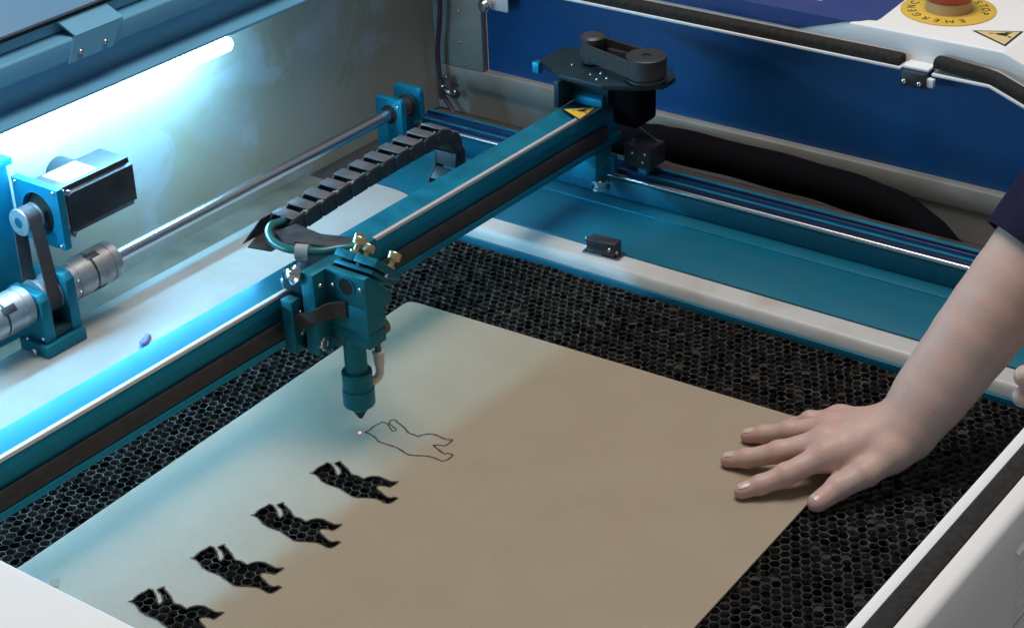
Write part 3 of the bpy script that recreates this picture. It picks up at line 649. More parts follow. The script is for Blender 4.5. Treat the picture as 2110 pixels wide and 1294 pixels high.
# teal air hose from the chain to the head
ah = root('air_hose', 'teal air hose curling out of the cable chain to the laser head', 'hose', (0.02, 0.09, 0.165))
b = B(); tube(b, [(0.085, 0.1420, 0.1745), (0.060, 0.1400, 0.1780), (0.038, 0.131, 0.186), (0.0190, 0.117, 0.1895), (0.0050, 0.097, 0.1900), (0.0015, 0.077, 0.1900), (0.0070, 0.058, 0.1900), (0.0150, 0.042, 0.1905), (0.028, 0.030, 0.1915), (0.042, 0.021, 0.1890)], 0.0042, 16, 8); done('hose', b, 'hose_teal', ah)
b = B(); tube(b, [(0.0030, 0.0655, 0.1885), (0.0085, 0.0535, 0.1885)], 0.0074, 18, 1, flat=1.15); done('tape_wrap', b, 'tape_grey', ah)

# ------------------------------------------------------------------ rear drive
db = root('bearing_block', 'teal forked bearing block with a belt pulley standing on the rear shelf', 'bearing block', (-0.06, 0.39, 0.0202))
b = B(); box(b, -0.0892, -0.0345, 0.3575, 0.4025, 0.0203, 0.0340, 0.0010); done('base', b, 'teal_head', db)
chp = [(0.3630, 0.0342), (0.3630, 0.0835), (0.3695, 0.0905), (0.4130, 0.0905), (0.4200, 0.0835), (0.4200, 0.0342)]
b = B(); prism(b, chp, 'x', -0.0835, -0.0708, 0.0008); done('cheek', b, 'teal_head', db)
chp2 = [(0.3630, 0.0342), (0.3630, 0.0935), (0.3695, 0.1005), (0.4130, 0.1005), (0.4200, 0.0935), (0.4200, 0.0342)]
b = B(); prism(b, chp2, 'x', -0.0470, -0.0345, 0.0008); done('cheek', b, 'teal_head', db)
b = B(); box(b, -0.0706, -0.0472, 0.3640, 0.4190, 0.0342, 0.0440, 0.0004); done('saddle', b, 'teal_dark', db)
b = B(); lathe(b, [(0.0215, 0), (0.0215, 0.002), (0.0185, 0.0024), (0.0185, 0.0195), (0.0215, 0.0200), (0.0215, 0.0220)], (-0.0698, 0.390, 0.0755), (1, 0, 0), 36); done('pulley', b, 'cast_alu', db)
for p, d in (((-0.0837, 0.368, 0.040), (-1, 0, 0)), ((-0.0865, 0.3915, 0.0342), (0, 0, 1))): screw(db, p, d, SCREW_S)
b = B(); lathe(b, [(0.0036, 0), (0.0036, 0.005), (0.002, 0.0055), (0.0018, 0.003), (0, 0.003)], (-0.0893, 0.3760, 0.0270), (-1, -0.2, 0), 14); done('set_screw', b, 'chrome', db)

def coupling(name, label, x0, x1, ph, group):
    c = root(name, label, 'coupling', ((x0 + x1) / 2, 0.390, 0.0755 - 0.0225), group)
    L_ = x1 - x0; R_ = 0.0225; a, m1, m2 = 0.0, L_ * 0.48, L_ * 0.52
    def hub(xa, xb):
        bb = B(); s = 1 if xb > xa else -1; H_ = abs(xb - xa)
        lathe(bb, [(0.0085, 0), (R_ - .0012, 0), (R_, 0.0012), (R_, H_ * 0.30), (R_ - 0.0009, H_ * 0.31), (R_ - 0.0009, H_ * 0.35), (R_, H_ * 0.36), (R_, H_ - 0.0006), (R_ - 0.0006, H_)], (xa, 0.390, 0.0755), (s, 0, 0), 48)
        return bb
    h1 = done('hub', hub(x0, x0 + m1), 'cast_alu', c); h2 = done('hub', hub(x1, x0 + m2), 'cast_alu', c)
    bb = B(); cyl(bb, (x0 + m1 - .001, 0.390, 0.0755), (x0 + m2 + .001, 0.390, 0.0755), R_ - 0.0010, 36); done('spider', bb, 'black_plastic', c)
    for k in range(3):   # dark jaw slots and a jaw block
        an = ph + k * 2 * PI / 3; bb = B()
        M = Matrix.Translation((x0 + L_ * 0.56, 0.390, 0.0755)) @ Matrix.Rotation(an, 4, 'X')
        box(bb, -0.009, 0.009, -0.0042, 0.0042, R_ - 0.0016, R_ + 0.0003, 0.0004, M=M); done('jaw', bb, 'black_plastic', h2)
    for an in (ph + 0.9, ph + 1.5):
        M = Matrix.Translation((x0 + L_ * 0.12, 0.390, 0.0755)) @ Matrix.Rotation(an, 4, 'X')
        p = M @ Vector((0, 0, R_ - 0.0006)); screw(h1, p, M.to_3x3() @ Vector((0, 0, 1)), SCREW_S, 'set_screw')
    return c
coupling('shaft_coupling', 'grey jaw coupling between the bearing block and the long polished shaft', -0.0335, 0.0400, 0.35, 'jaw couplings on the rear drive shaft')
coupling('shaft_coupling', 'silver jaw coupling on the left side of the bearing block, cut by the picture edge', -0.1580, -0.0845, 0.9, 'jaw couplings on the rear drive shaft')
b = B(); cyl(b, (0.0385, 0.390, 0.0755), (0.5450, 0.390, 0.0755), 0.0080, 32); done('drive_shaft', b, 'steel', label='long polished steel drive shaft running along the rear wall', cat='shaft')

# stepper motor
sm = root('stepper_motor', 'black square stepper motor with a white label in front of the stained wall', 'motor', (0.03, 0.411, 0.125))
AY, AZ = 0.4110, 0.1550
b = B()
prism(b, [(AY - .0285, AZ - .0210), (AY - .0285, AZ + .0210), (AY - .0235, AZ + .0225), (AY - .0225, AZ + .0285), (AY + .0225, AZ + .0285), (AY + .0235, AZ + .0225), (AY + .0285, AZ + .0210), (AY + .0285, AZ - .0210), (AY + .0235, AZ - .0225), (AY + .0225, AZ - .0285), (AY - .0225, AZ - .0285), (AY - .0235, AZ - .0225)], 'x', -0.0120, 0.0840, 0.0007)
done('body', b, 'motor_black', sm)
b = B(); box(b, -0.0205, -0.0122, AY - .0285, AY + .0285, AZ - .0285, AZ + .0285, 0.0022); flg = done('flange', b, 'steel_dark', sm)
b = B(); box(b, -0.0020, 0.0440, AY - 0.0170, AY + 0.0190, AZ + .02852, AZ + .0288, 0.0001); lab = done('label', b, 'label_paper', sm)
b = B()
for k in range(5): box(b, 0.006, 0.022 + 0.003 * (k % 3), AY - 0.011 + k * 0.0042, AY - 0.0098 + k * 0.0042, AZ + .0288, AZ + .0289)
box(b, 0.0290, 0.0385, AY - 0.004, AY + 0.010, AZ + .0288, AZ + .0289); done('label_print', b, 'tape_grey', lab)
b = B(); cyl(b, (-0.0560, AY, AZ), (-0.0200, AY, AZ), 0.0040, 18); done('shaft', b, 'chrome', sm)
b = B(); lathe(b, [(0.0062, -0.0004), (0.0150, 0), (0.0155, 0.0008), (0.0155, 0.0018), (0.0128, 0.0022), (0.0128, 0.0215), (0.0150, 0.0220)], (-0.0570, AY, AZ), (1, 0, 0), 32); mpul = done('pulley', b, 'cast_alu', sm)
b = B(); lathe(b, [(0.0030, 0.0), (0.0062, 0.0008), (0.0062, 0.0016)], (-0.0582, AY, AZ), (1, 0, 0), 18); done('pulley_hub', b, 'chrome', mpul)
for y, z in ((-.024, .024), (-.024, -.024), (.024, .024)): screw(flg, (-0.0120, AY + y - 0.0062 * (1 if y < 0 else -1), AZ + z), (1, 0, 0), SCREW_M)
b = B(); cyl(b, (0.0500, 0.4400, 0.1585), (0.0500, 0.4698, 0.1585), 0.0190, 32, 0.0015); done('cable_gland', b, 'black_plastic', sm)
mb = root('motor_mount', 'bright teal angled mounting plate carrying the stepper motor', 'mounting plate', (-0.06, 0.42, 0.0202))
b = B()
PW = 0.036
ring = 28
b2 = bmesh.new()
sq = []
for k in range(ring):
    a = 2 * PI * k / ring + PI / ring; cx_, sx_ = math.cos(a), math.sin(a); q = max(abs(cx_), abs(sx_)); sq.append((PW * cx_ / q, (PW - .001) * sx_ / q))
ci = [(0.0245 * math.cos(2 * PI * k / ring + PI / ring), 0.0245 * math.sin(2 * PI * k / ring + PI / ring)) for k in range(ring)]
def rv(lst, x): return [b2.verts.new((x, AY + u, AZ + v)) for u, v in lst]
s0, c0, s1, c1 = rv(sq, -0.0300), rv(ci, -0.0300), rv(sq, -0.0212), rv(ci, -0.0212)
for k in range(ring):
    j = (k + 1) % ring
    for A_, C_ in ((s0, c0), (c0, c1), (c1, s1), (s1, s0)): b2.faces.new((A_[k], A_[j], C_[j], C_[k]))
join(b, b2); fpl = done('face_plate', b, 'teal', mb, smooth=30)
b = B(); cyl(b, (-0.0208, AY, AZ), (-0.0204, AY, AZ), 0.024, 28); done('motor_boss', b, 'soot_hole_black', mb)
b = B(); box(b, -0.24, -0.0325, 0.4475, 0.4590, 0.0045, 0.2080, 0.001); bpl = done('back_plate', b, 'teal', mb)
b = B(); box(b, -0.24, -0.0325, 0.4360, 0.4690, 0.2083, 0.2160, 0.001); done('top_flange', b, 'teal', mb)
for y, z in ((-.0305, .031), (-.031, -.031), (.030, .031)): screw(fpl, (-0.0302, AY + y, AZ + z), (-1, 0, 0), SCREW_S)
for x, z in ((-0.0700, 0.1850), (-0.0720, 0.1400)): screw(bpl, (x, 0.4473, z), (0, -1, 0), SCREW_M)
# drive belt from motor to bearing block
pts = belt_path((AY, AZ), 0.0140, (0.390, 0.0755), 0.0197, 16)
b = B(); ribbon_loop(b, [(-0.0590 + 0.0130 * min(1, max(0, (z - 0.075) / 0.08)), y, z) for y, z in pts], (0.0165, 0, 0), 0.0018); done('motor_belt', b, 'belt_rubber', label='dark rubber belt running down from the stepper motor to the bearing block', cat='belt')

# shaft supports at the rear right corner
sp = root('shaft_support', 'teal round-cornered plate holding the far end of the polished shaft', 'bearing plate', (0.5285, 0.39, 0.0222), 'teal bearing plates in the rear corner')
def rr_poly(y0, y1, z0, z1, r):
    P = [(y0, z0), (y1, z0)]
    for cy, cz, a0 in ((y1 - r, z1 - r, 0), (y0 + r, z1 - r, PI / 2)):
        for k in range(6): a = a0 + k * PI / 10; P.append((cy + r * math.cos(a), cz + r * math.sin(a)))
    return P
b = B(); prism(b, rr_poly(0.3685, 0.4125, 0.0225, 0.0985, 0.006), 'x', 0.5245, 0.5325, 0.0006); spp = done('plate', b, 'teal', sp)
b = B(); lathe(b, [(0.0085, 0), (0.0130, 0), (0.0130, 0.0008), (0.0085, 0.0008)], (0.5244, 0.390, 0.0755), (-1, 0, 0), 28); done('bearing', b, 'soot_hole_black', spp)
screw(spp, (0.5244, 0.375, 0.0885), (-1, 0, 0))
sp2 = root('shaft_support', 'teal round-cornered plate behind the shaft end, where the side belt starts', 'bearing plate', (0.5725, 0.39, 0.0), 'teal bearing plates in the rear corner')
b = B(); prism(b, rr_poly(0.3725, 0.4180, 0.0005, 0.0990, 0.007), 'x', 0.5680, 0.5760, 0.0006); done('plate', b, 'teal', sp2)
b = B(); cyl(b, (0.5335, 0.390, 0.0755), (0.5675, 0.390, 0.0755), 0.0075, 24); lathe(b, [(0.0150, 0), (0.0150, 0.002), (0.0120, 0.0025), (0.0120, 0.022), (0.0150, 0.0225), (0.0150, 0.0245)], (0.5380, 0.390, 0.0755), (1, 0, 0), 28); done('pulley', b, 'black_plastic', sp2)
b = B(); box(b, 0.5420, 0.5600, -0.6, 0.386, 0.0590, 0.0605); b.free()
b = B(); box(b, 0.603, 0.620, -0.64, 0.384, 0.0005, 0.052, 0.001); done('belt_cover', b, 'brown_gutter', label='dark brown strip standing behind the right guide rail', cat='cover strip')

# ------------------------------------------------------------------ light tube and lid
lt = root('light_tube', 'glowing white fluorescent tube under the open lid', 'light tube', (-0.15, 0.425, 0.2325))
b = B(); lathe(b, [(0.004, 0), (0.0085, 0.001), (0.0092, 0.003), (0.0092, 0.880), (0.0088, 0.887), (0.006, 0.8905), (0, 0.8910)], (-0.60, 0.4250, 0.2425), (1, 0, 0), 32); done('tube', b, 'tube_lit', lt)
b = B(); box(b, 0.276, 0.281, 0.4220, 0.4280, 0.2518, 0.2552, 0.0006); done('holder', b, 'steel_dark', lt)

ld_ = root('lid', 'blue metal lid edge with hinge clip, open above the light tube', 'lid', (0.0, 0.45, 0.2555))
b = B(); box(b, -0.95, 0.7185, 0.4140, 0.4515, 0.2555, 0.2592, 0.0008); done('lamp_bar', b, 'lid_blue', ld_)
b = B(); prism(b, [(0.4520, 0.2560), (0.4520, 0.2950), (0.4690, 0.2950), (0.4690, 0.2560)], 'x', -0.95, 0.7195, 0.0008); done('lower_rail', b, 'lid_blue', ld_)
b = B(); prism(b, [(0.4300, 0.2955), (0.4300, 0.3160), (0.4325, 0.3185), (0.4690, 0.3200), (0.4690, 0.2955)], 'x', -0.95, 0.7195, 0.0008); done('step_rail', b, 'lid_blue', ld_)
b = B(); box(b, -0.95, 0.7195, 0.4520, 0.4690, 0.3205, 0.3335, 0.0008); done('upper_rail', b, 'lid_blue', ld_)
b = B(); box(b, -0.95, 0.7195, 0.4470, 0.4690, 0.3338, 0.3395, 0.001); done('gasket', b, 'foam_rubber', ld_)
b = B(); box(b, -0.95, 0.7195, 0.4440, 0.4475, 0.3395, 0.3420, 0.0004); done('trim', b, 'steel', ld_)
b = B(); prism(b, [(0.4445, 0.3422), (0.4485, 0.3422), (0.7540, 0.60), (0.7500, 0.60)], 'x', -0.95, 0.7195); done('window_sheet', b, 'lid_glass', ld_)
hc = B()
prism(hc, [(0.0560, 0.2930), (0.0700, 0.3205), (0.1400, 0.3205), (0.1190, 0.2930)], 'y', 0.4278, 0.4298)
vs = [hc.verts.new(p) for p in ((0.0700, 0.4278, 0.3205), (0.1400, 0.4278, 0.3205), (0.1330, 0.4500, 0.3365), (0.0640, 0.4500, 0.3365), (0.0700, 0.4298, 0.3190), (0.1400, 0.4298, 0.3190), (0.1330, 0.4515, 0.3345), (0.0640, 0.4515, 0.3345))]
for f in ((0, 1, 2, 3), (7, 6, 5, 4), (0, 4, 5, 1), (1, 5, 6, 2), (2, 6, 7, 3), (3, 7, 4, 0)): hc.faces.new([vs[i] for i in f])
clipo = done('hinge_clip', hc, 'lid_blue', ld_, smooth=20)
for x in (0.0730, 0.1085): screw(clipo, (x, 0.4277, 0.3015), (0, -1, 0), SCREW_M)

# ------------------------------------------------------------------ things on the right side
ls = root('limit_switch', 'small dark limit switch with a lever on the cream margin', 'switch', (0.432, 0.0, 0.0196))
Ml = Matrix.Translation((0.4350, -0.003, 0.0197)) @ Matrix.Rotation(math.radians(4), 4, 'Z')
b = B(); box(b, -0.0085, 0.0085, -0.0185, 0.0185, 0.0022, 0.0185, 0.001, M=Ml); lsc = done('case', b, 'black_plastic', ls)
b = B(); box(b, -0.0100, 0.0100, -0.024, 0.024, 0.0, 0.0020, 0.0003, M=Ml); done('foot', b, 'steel_dark', ls)
b = B(); box(b, -0.002, 0.002, 0.0190, 0.0235, 0.010, 0.0165, 0.0005, M=Ml); done('lever', b, 'black_plastic', ls)
screw(lsc, Ml @ Vector((-0.0086, -0.0125, 0.012)), (-1, 0, 0)); screw(lsc, Ml @ Vector((-0.004, 0.0205, 0.0165)), (0, 0, 1))
b = B(); cyl(b, Ml @ Vector((-0.004, -0.0186, 0.007)), Ml @ Vector((-0.004, -0.0205, 0.007)), 0.0022, 12); done('terminal', b, 'brass', lsc)

b = B()
bp = [(0.665, 0.16, 0.026), (0.667, 0.115, 0.052), (0.670, 0.080, 0.055), (0.672, 0.035, 0.0560), (0.672, -0.10, 0.0555), (0.672, -0.20, 0.0515), (0.668, -0.265, 0.0430), (0.655, -0.315, 0.0260), (0.652, -0.345, 0.004), (0.651, -0.352, -0.010)]
tube(b, bp, 0.016, 20, 8, radii=lambda t: 0.0195 + 0.0007 * math.sin(t * 60) + 0.003 * math.sin(PI * t))
done('cable_sleeve', b, 'fabric_black', label='thick black fabric cable sleeve arching along the blue side panel', cat='cable sleeve')

ph_ = root('wall_hose', 'thin purple hose hanging down the rear corner into small fittings', 'hose', (0.70, 0.44, 0.03))
b = B(); tube(b, [(0.700, 0.4370, 0.30), (0.700, 0.4385, 0.168), (0.700, 0.4470, 0.100), (0.700, 0.4470, 0.060), (0.700, 0.4430, 0.042)], 0.0034, 12, 8); done('hose', b, 'hose_purple', ph_)
b = B(); cyl(b, (0.700, 0.4430, 0.046), (0.700, 0.4440, 0.026), 0.0055, 14, .001); cyl(b, (0.703, 0.4350, 0.043), (0.703, 0.4390, 0.058), 0.0045, 14, .001); cyl(b, (0.703, 0.4260, 0.034), (0.703, 0.4190, 0.036), 0.0065, 14, .001); tube(b, [(0.701, 0.4420, 0.040), (0.703, 0.4330, 0.034), (0.704, 0.4220, 0.035)], 0.0040, 12, 5); done('fitting', b, 'steel_dark', ph_)
b = B(); tube(b, [(0.701, 0.4420, 0.028), (0.700, 0.4300, 0.014), (0.690, 0.4150, 0.003), (0.670, 0.410, 0.001)], 0.0034, 12, 6); done('tail', b, 'hose_purple', ph_)

# gaskets on the console side of the opening
def gasket_profile(bm, pts):
    b_ = bmesh.new(); rows = []
    sec = [(0.7165, 0.0), (0.7165, 0.0075), (0.7185, 0.0108), (0.7225, 0.0122), (0.7290, 0.0122), (0.7335, 0.0100), (0.7350, 0.0)]
    for y, z in pts: rows.append([b_.verts.new((x, y, z + dz)) for x, dz in sec])
    for A_, C_ in zip(rows, rows[1:]):
        for k in range(len(sec) - 1): b_.faces.new((A_[k], A_[k + 1], C_[k + 1], C_[k]))
    b_.faces.new(rows[0]); b_.faces.new(rows[-1]); bmesh.ops.recalc_face_normals(b_, faces=b_.faces); join(bm, b_)
b = B(); gasket_profile(b, [(0.384, 0.2017)] + [(0.38 - k * 0.0605, 0.2017) for k in range(1, 10)] + [(-0.2235, 0.2017), (-0.2262, 0.2000)]); done('foam_gasket', b, 'foam_rubber', label='long black foam gasket strip along the side opening, left of the door switch', cat='gasket', group='foam gaskets round the opening', smooth=50)
b = B(); gasket_profile(b, [(-0.2680, 0.2060), (-0.2720, 0.2075), (-0.300, 0.2050), (-0.330, 0.2030), (-0.345, 0.1995), (-0.37, 0.1905), (-0.655, 0.0842)]); done('foam_gasket', b, 'foam_rubber', label='black foam gasket strip bending down right of the door switch', cat='gasket', group='foam gaskets round the opening', smooth=50)
b = B(); box(b, -0.615, 0.735, -0.6365, -0.6182, 0.1143, 0.1205, 0.002); done('foam_gasket', b, 'foam_rubber', label='wide dark gasket strip lying in the white front rim', cat='gasket', group='foam gaskets round the opening')
# white filler behind the gaskets
b = B(); prism(b, [(0.3855, 0.2015), (0.3855, 0.212), (-0.3377, 0.212), (-0.655, 0.094), (-0.655, 0.0835), (-0.3377, 0.2015)], 'x', 0.7352, 0.7362); done('sheet_edge', b, 'white_paint', cp)

ds = root('door_switch', 'black door switch with two screws in the gap between the gaskets', 'switch', (0.715, -0.248, 0.186))
b = B(); box(b, 0.7050, 0.7135, -0.2645, -0.2345, 0.1840, 0.2015, 0.001); dsc = done('case', b, 'black_plastic', ds)
b = B(); box(b, 0.7090, 0.7160, -0.2730, -0.2648, 0.1860, 0.1960, 0.0006); done('bracket', b, 'white_paint', ds)
b = B(); box(b, 0.7137, 0.7350, -0.2640, -0.2320, 0.2018, 0.2050, 0.0006); done('tongue', b, 'white_paint', ds)
for y in (-0.2395, -0.2585): screw(dsc, (0.7049, y, 0.1900), (-1, 0, 0), SCREW_M)

ca = root('ball_catch', 'chrome ball catch on a white tab at the rear corner of the opening', 'catch', (0.705, 0.36, 0.16))
b = B(); box(b, 0.7105, 0.7135, 0.3330, 0.3720, 0.1655, 0.2200, 0.002); done('tab', b, 'white_paint', ca)
b = B(); lathe(b, [(0.0055, 0), (0.0055, 0.004), (0.0080, 0.006), (0.0095, 0.0105), (0.0090, 0.0145), (0.0060, 0.0180), (0, 0.0192)], (0.7103, 0.3620, 0.1745), (-1, 0, 0), 28); done('ball', b, 'chrome', ca)

# emergency stop button
EX, EY = 0.8311, -0.2319
es = root('emergency_button', 'red emergency stop button on a round yellow disc on the console', 'button', (EX, EY, CZ))
b = B(); lathe(b, [(0.0560, 0), (0.0560, 0.0010), (0.0555, 0.0013), (0, 0.0013)], (EX, EY, CZ + 0.0003), (0, 0, 1), 64); esd = done('disc', b, 'yellow_vinyl', es)
b = B(); lathe(b, [(0.0268, 0), (0.0268, 0.0125), (0.0255, 0.0135)], (EX, EY, CZ + 0.0017), (0, 0, 1), 48); done('collar', b, 'tan_plastic', es)
b = B(); lathe(b, [(0.0255, 0), (0.0275, 0.001), (0.0300, 0.010), (0.0300, 0.018), (0.0270, 0.024), (0.015, 0.0262), (0, 0.0265)], (EX, EY, CZ + 0.0153), (0, 0, 1), 48); done('push_head', b, 'red_plastic', es)
def letters(parent, text, a0, a1, rad, size, z, m):
    bb = B(); n = len(text)
    for k, ch in enumerate(text):
        if ch == ' ': continue
        cu_ = bpy.data.curves.new('tmp', 'FONT'); cu_.body = ch; cu_.size = size; cu_.align_x = 'CENTER'
        t_ = bpy.data.objects.new('tmp', cu_); COL.objects.link(t_)
        dg_ = bpy.context.evaluated_depsgraph_get(); me_ = bpy.data.meshes.new_from_object(t_.evaluated_get(dg_))
        a = a0 + (a1 - a0) * k / (n - 1)
        M = Matrix.Translation((EX + rad * math.cos(a), EY + rad * math.sin(a), z)) @ Matrix.Rotation(a - PI / 2, 4, 'Z')
        me_.transform(M); bb.from_mesh(me_); bpy.data.objects.remove(t_); bpy.data.curves.remove(cu_); bpy.data.meshes.remove(me_)
    return done('lettering', bb, m, parent, smooth=0)
A = math.radians
letters(esd, 'EMERGENCY', A(226), A(70), 0.0385, 0.0145, CZ + 0.0019, 'ink_black')
letters(esd, 'STOP', A(-28), A(-82), 0.0385, 0.0145, CZ + 0.0019, 'ink_black')

st = root('warning_sticker', 'yellow triangular hand hazard sticker beside the emergency button', 'sticker', (0.78, -0.32, CZ))
triangle_sticker(st, 'yellow_pale', [(0.7814, -0.284, CZ), (0.8085, -0.3358, CZ), (0.7529, -0.3371, CZ)], HAND_MARK)

# blue film over the console
bf = root('blue_film', 'dark blue film sheet with a ragged edge laid over the console top', 'film', (0.80, 0.1, CZ))
b = B(); prism(b, [(0.7362, 0.60), (0.7362, -0.1500), (0.7450, -0.1610), (0.7525, -0.1665), (0.7560, -0.1760), (0.7650, -0.1770), (0.84, -0.1723), (1.10, -0.150), (1.10, 0.60)], 'z', CZ + 0.0003, CZ + 0.0009); done('top_sheet', b, 'film_blue', bf)
b = B(); prism(b, [(0.60, 0.2150), (0.60, CZ + 0.0009), (-0.1505, CZ + 0.0009), (-0.130, CZ - 0.006), (-0.1100, CZ - 0.012), (-0.085, 0.2150)], 'x', 0.7357, 0.7362); done('front_flap', b, 'film_blue', bf)
b = B(); prism(b, [(0.7760, -0.0560), (0.7830, -0.0895), (0.95, -0.08), (0.95, 0.2), (0.83, 0.05)], 'z', CZ + 0.0011, CZ + 0.0014); done('white_panel', b, 'white_paint', bf)

b = B(); prism(b, [(-0.0150, 0.2935), (-0.0125, 0.3010), (-0.004, 0.3040), (0.0060, 0.3090), (0.0075, 0.3020), (0.0005, 0.2985), (-0.0070, 0.2925)], 'z', 0.0165, 0.0235, 0.0015, 1); done('tape_scrap', b, 'scrap_blue', label='crumpled scrap of blue film on the rear shelf', cat='scrap')

# ------------------------------------------------------------------ the arm and hand
def surface_nets(F_, org, h):
    """F_: signed distance on a grid -> quads (numpy surface nets)"""
    S = F_ < 0; nx, ny, nz = F_.shape
    c = np.zeros((nx - 1, ny - 1, nz - 1), np.uint8)
    for i in (0, 1):
        for j in (0, 1):
            for k in (0, 1): c += S[i:nx - 1 + i, j:ny - 1 + j, k:nz - 1 + k]
    act = (c > 0) & (c < 8); ids = -np.ones(act.shape, np.int64); idx = np.argwhere(act); ids[act] = np.arange(len(idx))
    acc = np.zeros((len(idx), 3)); cnt = np.zeros(len(idx))
    cor = [(i, j, k) for i in (0, 1) for j in (0, 1) for k in (0, 1)]
    for a in cor:
        for ax in range(3):
            if a[ax]: continue
            b_ = list(a); b_[ax] = 1
            fa = F_[idx[:, 0] + a[0], idx[:, 1] + a[1], idx[:, 2] + a[2]]; fb = F_[idx[:, 0] + b_[0], idx[:, 1] + b_[1], idx[:, 2] + b_[2]]
            cr = (fa < 0) != (fb < 0); t = np.where(cr, fa / np.where(cr, fa - fb, 1), 0)
            p = np.repeat(np.array([a], float), len(idx), 0); p[:, ax] += t
            acc[cr] += p[cr]; cnt[cr] += 1
    P = (idx + acc / cnt[:, None]) * h + np.array(org)
    Q = []
    for ax in range(3):
        o1, o2 = [(1, 2), (2, 0), (0, 1)][ax]
        sl = [slice(None)] * 3; sl2 = [slice(None)] * 3; sl[ax] = slice(0, -1); sl2[ax] = slice(1, None)
        ch = S[tuple(sl)] != S[tuple(sl2)]
        e = np.argwhere(ch)
        ok = (e[:, o1] > 0) & (e[:, o2] > 0) & (e[:, o1] < F_.shape[o1] - 1) & (e[:, o2] < F_.shape[o2] - 1); e = e[ok]
        def g(d1, d2):
            q = e.copy(); q[:, o1] -= d1; q[:, o2] -= d2; return ids[q[:, 0], q[:, 1], q[:, 2]]
        q = np.stack([g(0, 0), g(1, 0), g(1, 1), g(0, 1)], 1)
        ins = S[e[:, 0], e[:, 1], e[:, 2]]
        q[~ins] = q[~ins][:, ::-1]; Q.append(q)
    return P, np.concatenate(Q)
class Field:
    def __init__(s, lo, hi, h):
        s.lo = np.array(lo); s.h = h; s.n = np.ceil((np.array(hi) - s.lo) / h).astype(int) + 1
        s.F = np.full(s.n, 0.05, np.float32)
    def sl(s, lo, hi):
        a = np.clip(np.floor((np.array(lo) - s.lo) / s.h).astype(int), 0, s.n); b_ = np.clip(np.ceil((np.array(hi) - s.lo) / s.h).astype(int) + 1, 0, s.n)
        g = [s.lo[i] + s.h * np.arange(a[i], b_[i]) for i in range(3)]
        return tuple(slice(a[i], b_[i]) for i in range(3)), np.meshgrid(*g, indexing='ij')
def cone_d(G, p, q, r0, r1):
    p = np.array(p); q = np.array(q); d = q - p; L2 = d @ d
    t = np.clip(((G[0] - p[0]) * d[0] + (G[1] - p[1]) * d[1] + (G[2] - p[2]) * d[2]) / L2, 0, 1)
    return np.sqrt((G[0] - p[0] - t * d[0]) ** 2 + (G[1] - p[1] - t * d[1]) ** 2 + (G[2] - p[2] - t * d[2]) ** 2) - (r0 + (r1 - r0) * t)
def smin(a, b_, k):
    h = np.clip(0.5 + 0.5 * (b_ - a) / k, 0, 1); return b_ + (a - b_) * h - k * h * (1 - h)
def add_cone(fl, p, q, r0, r1, k):
    m = max(r0, r1) + k + 0.006
    s, G = fl.sl(np.minimum(p, q) - m, np.maximum(p, q) + m); fl.F[s] = smin(fl.F[s], cone_d(G, p, q, r0, r1), k)
FING = {
 'index':  ([(0.1095, -0.3758, 0.0122), (0.1222, -0.3880, 0.0165), (0.1395, -0.4050, 0.0245), (0.1760, -0.4290, 0.0370)], [0.0077, 0.0092, 0.0108, 0.0124]),
 'middle': ([(0.1485, -0.3380, 0.0122), (0.1537, -0.3555, 0.0170), (0.1660, -0.3830, 0.0275), (0.1915, -0.4200, 0.0405)], [0.0077, 0.0092, 0.0108, 0.0124]),
 'ring':   ([(0.1960, -0.3322, 0.0120), (0.2007, -0.3475, 0.0165), (0.2060, -0.3720, 0.0255), (0.2165, -0.4110, 0.0385)], [0.0074, 0.0087, 0.0103, 0.0118]),
 'little': ([(0.2270, -0.3545, 0.0112), (0.2300, -0.3640, 0.0160), (0.2330, -0.3800, 0.0265), (0.2400, -0.4080, 0.0345)], [0.0068, 0.0079, 0.0092, 0.0106]),
 'thumb':  ([(0.1320, -0.4428, 0.0118), (0.1555, -0.4515, 0.0185), (0.1775, -0.4680, 0.0275), (0.2080, -0.4790, 0.0370)], [0.0096, 0.0114, 0.0126, 0.0158])}
WR = (0.2395, -0.4790, 0.0520); EL = (0.3585, -0.5420, 0.2000)
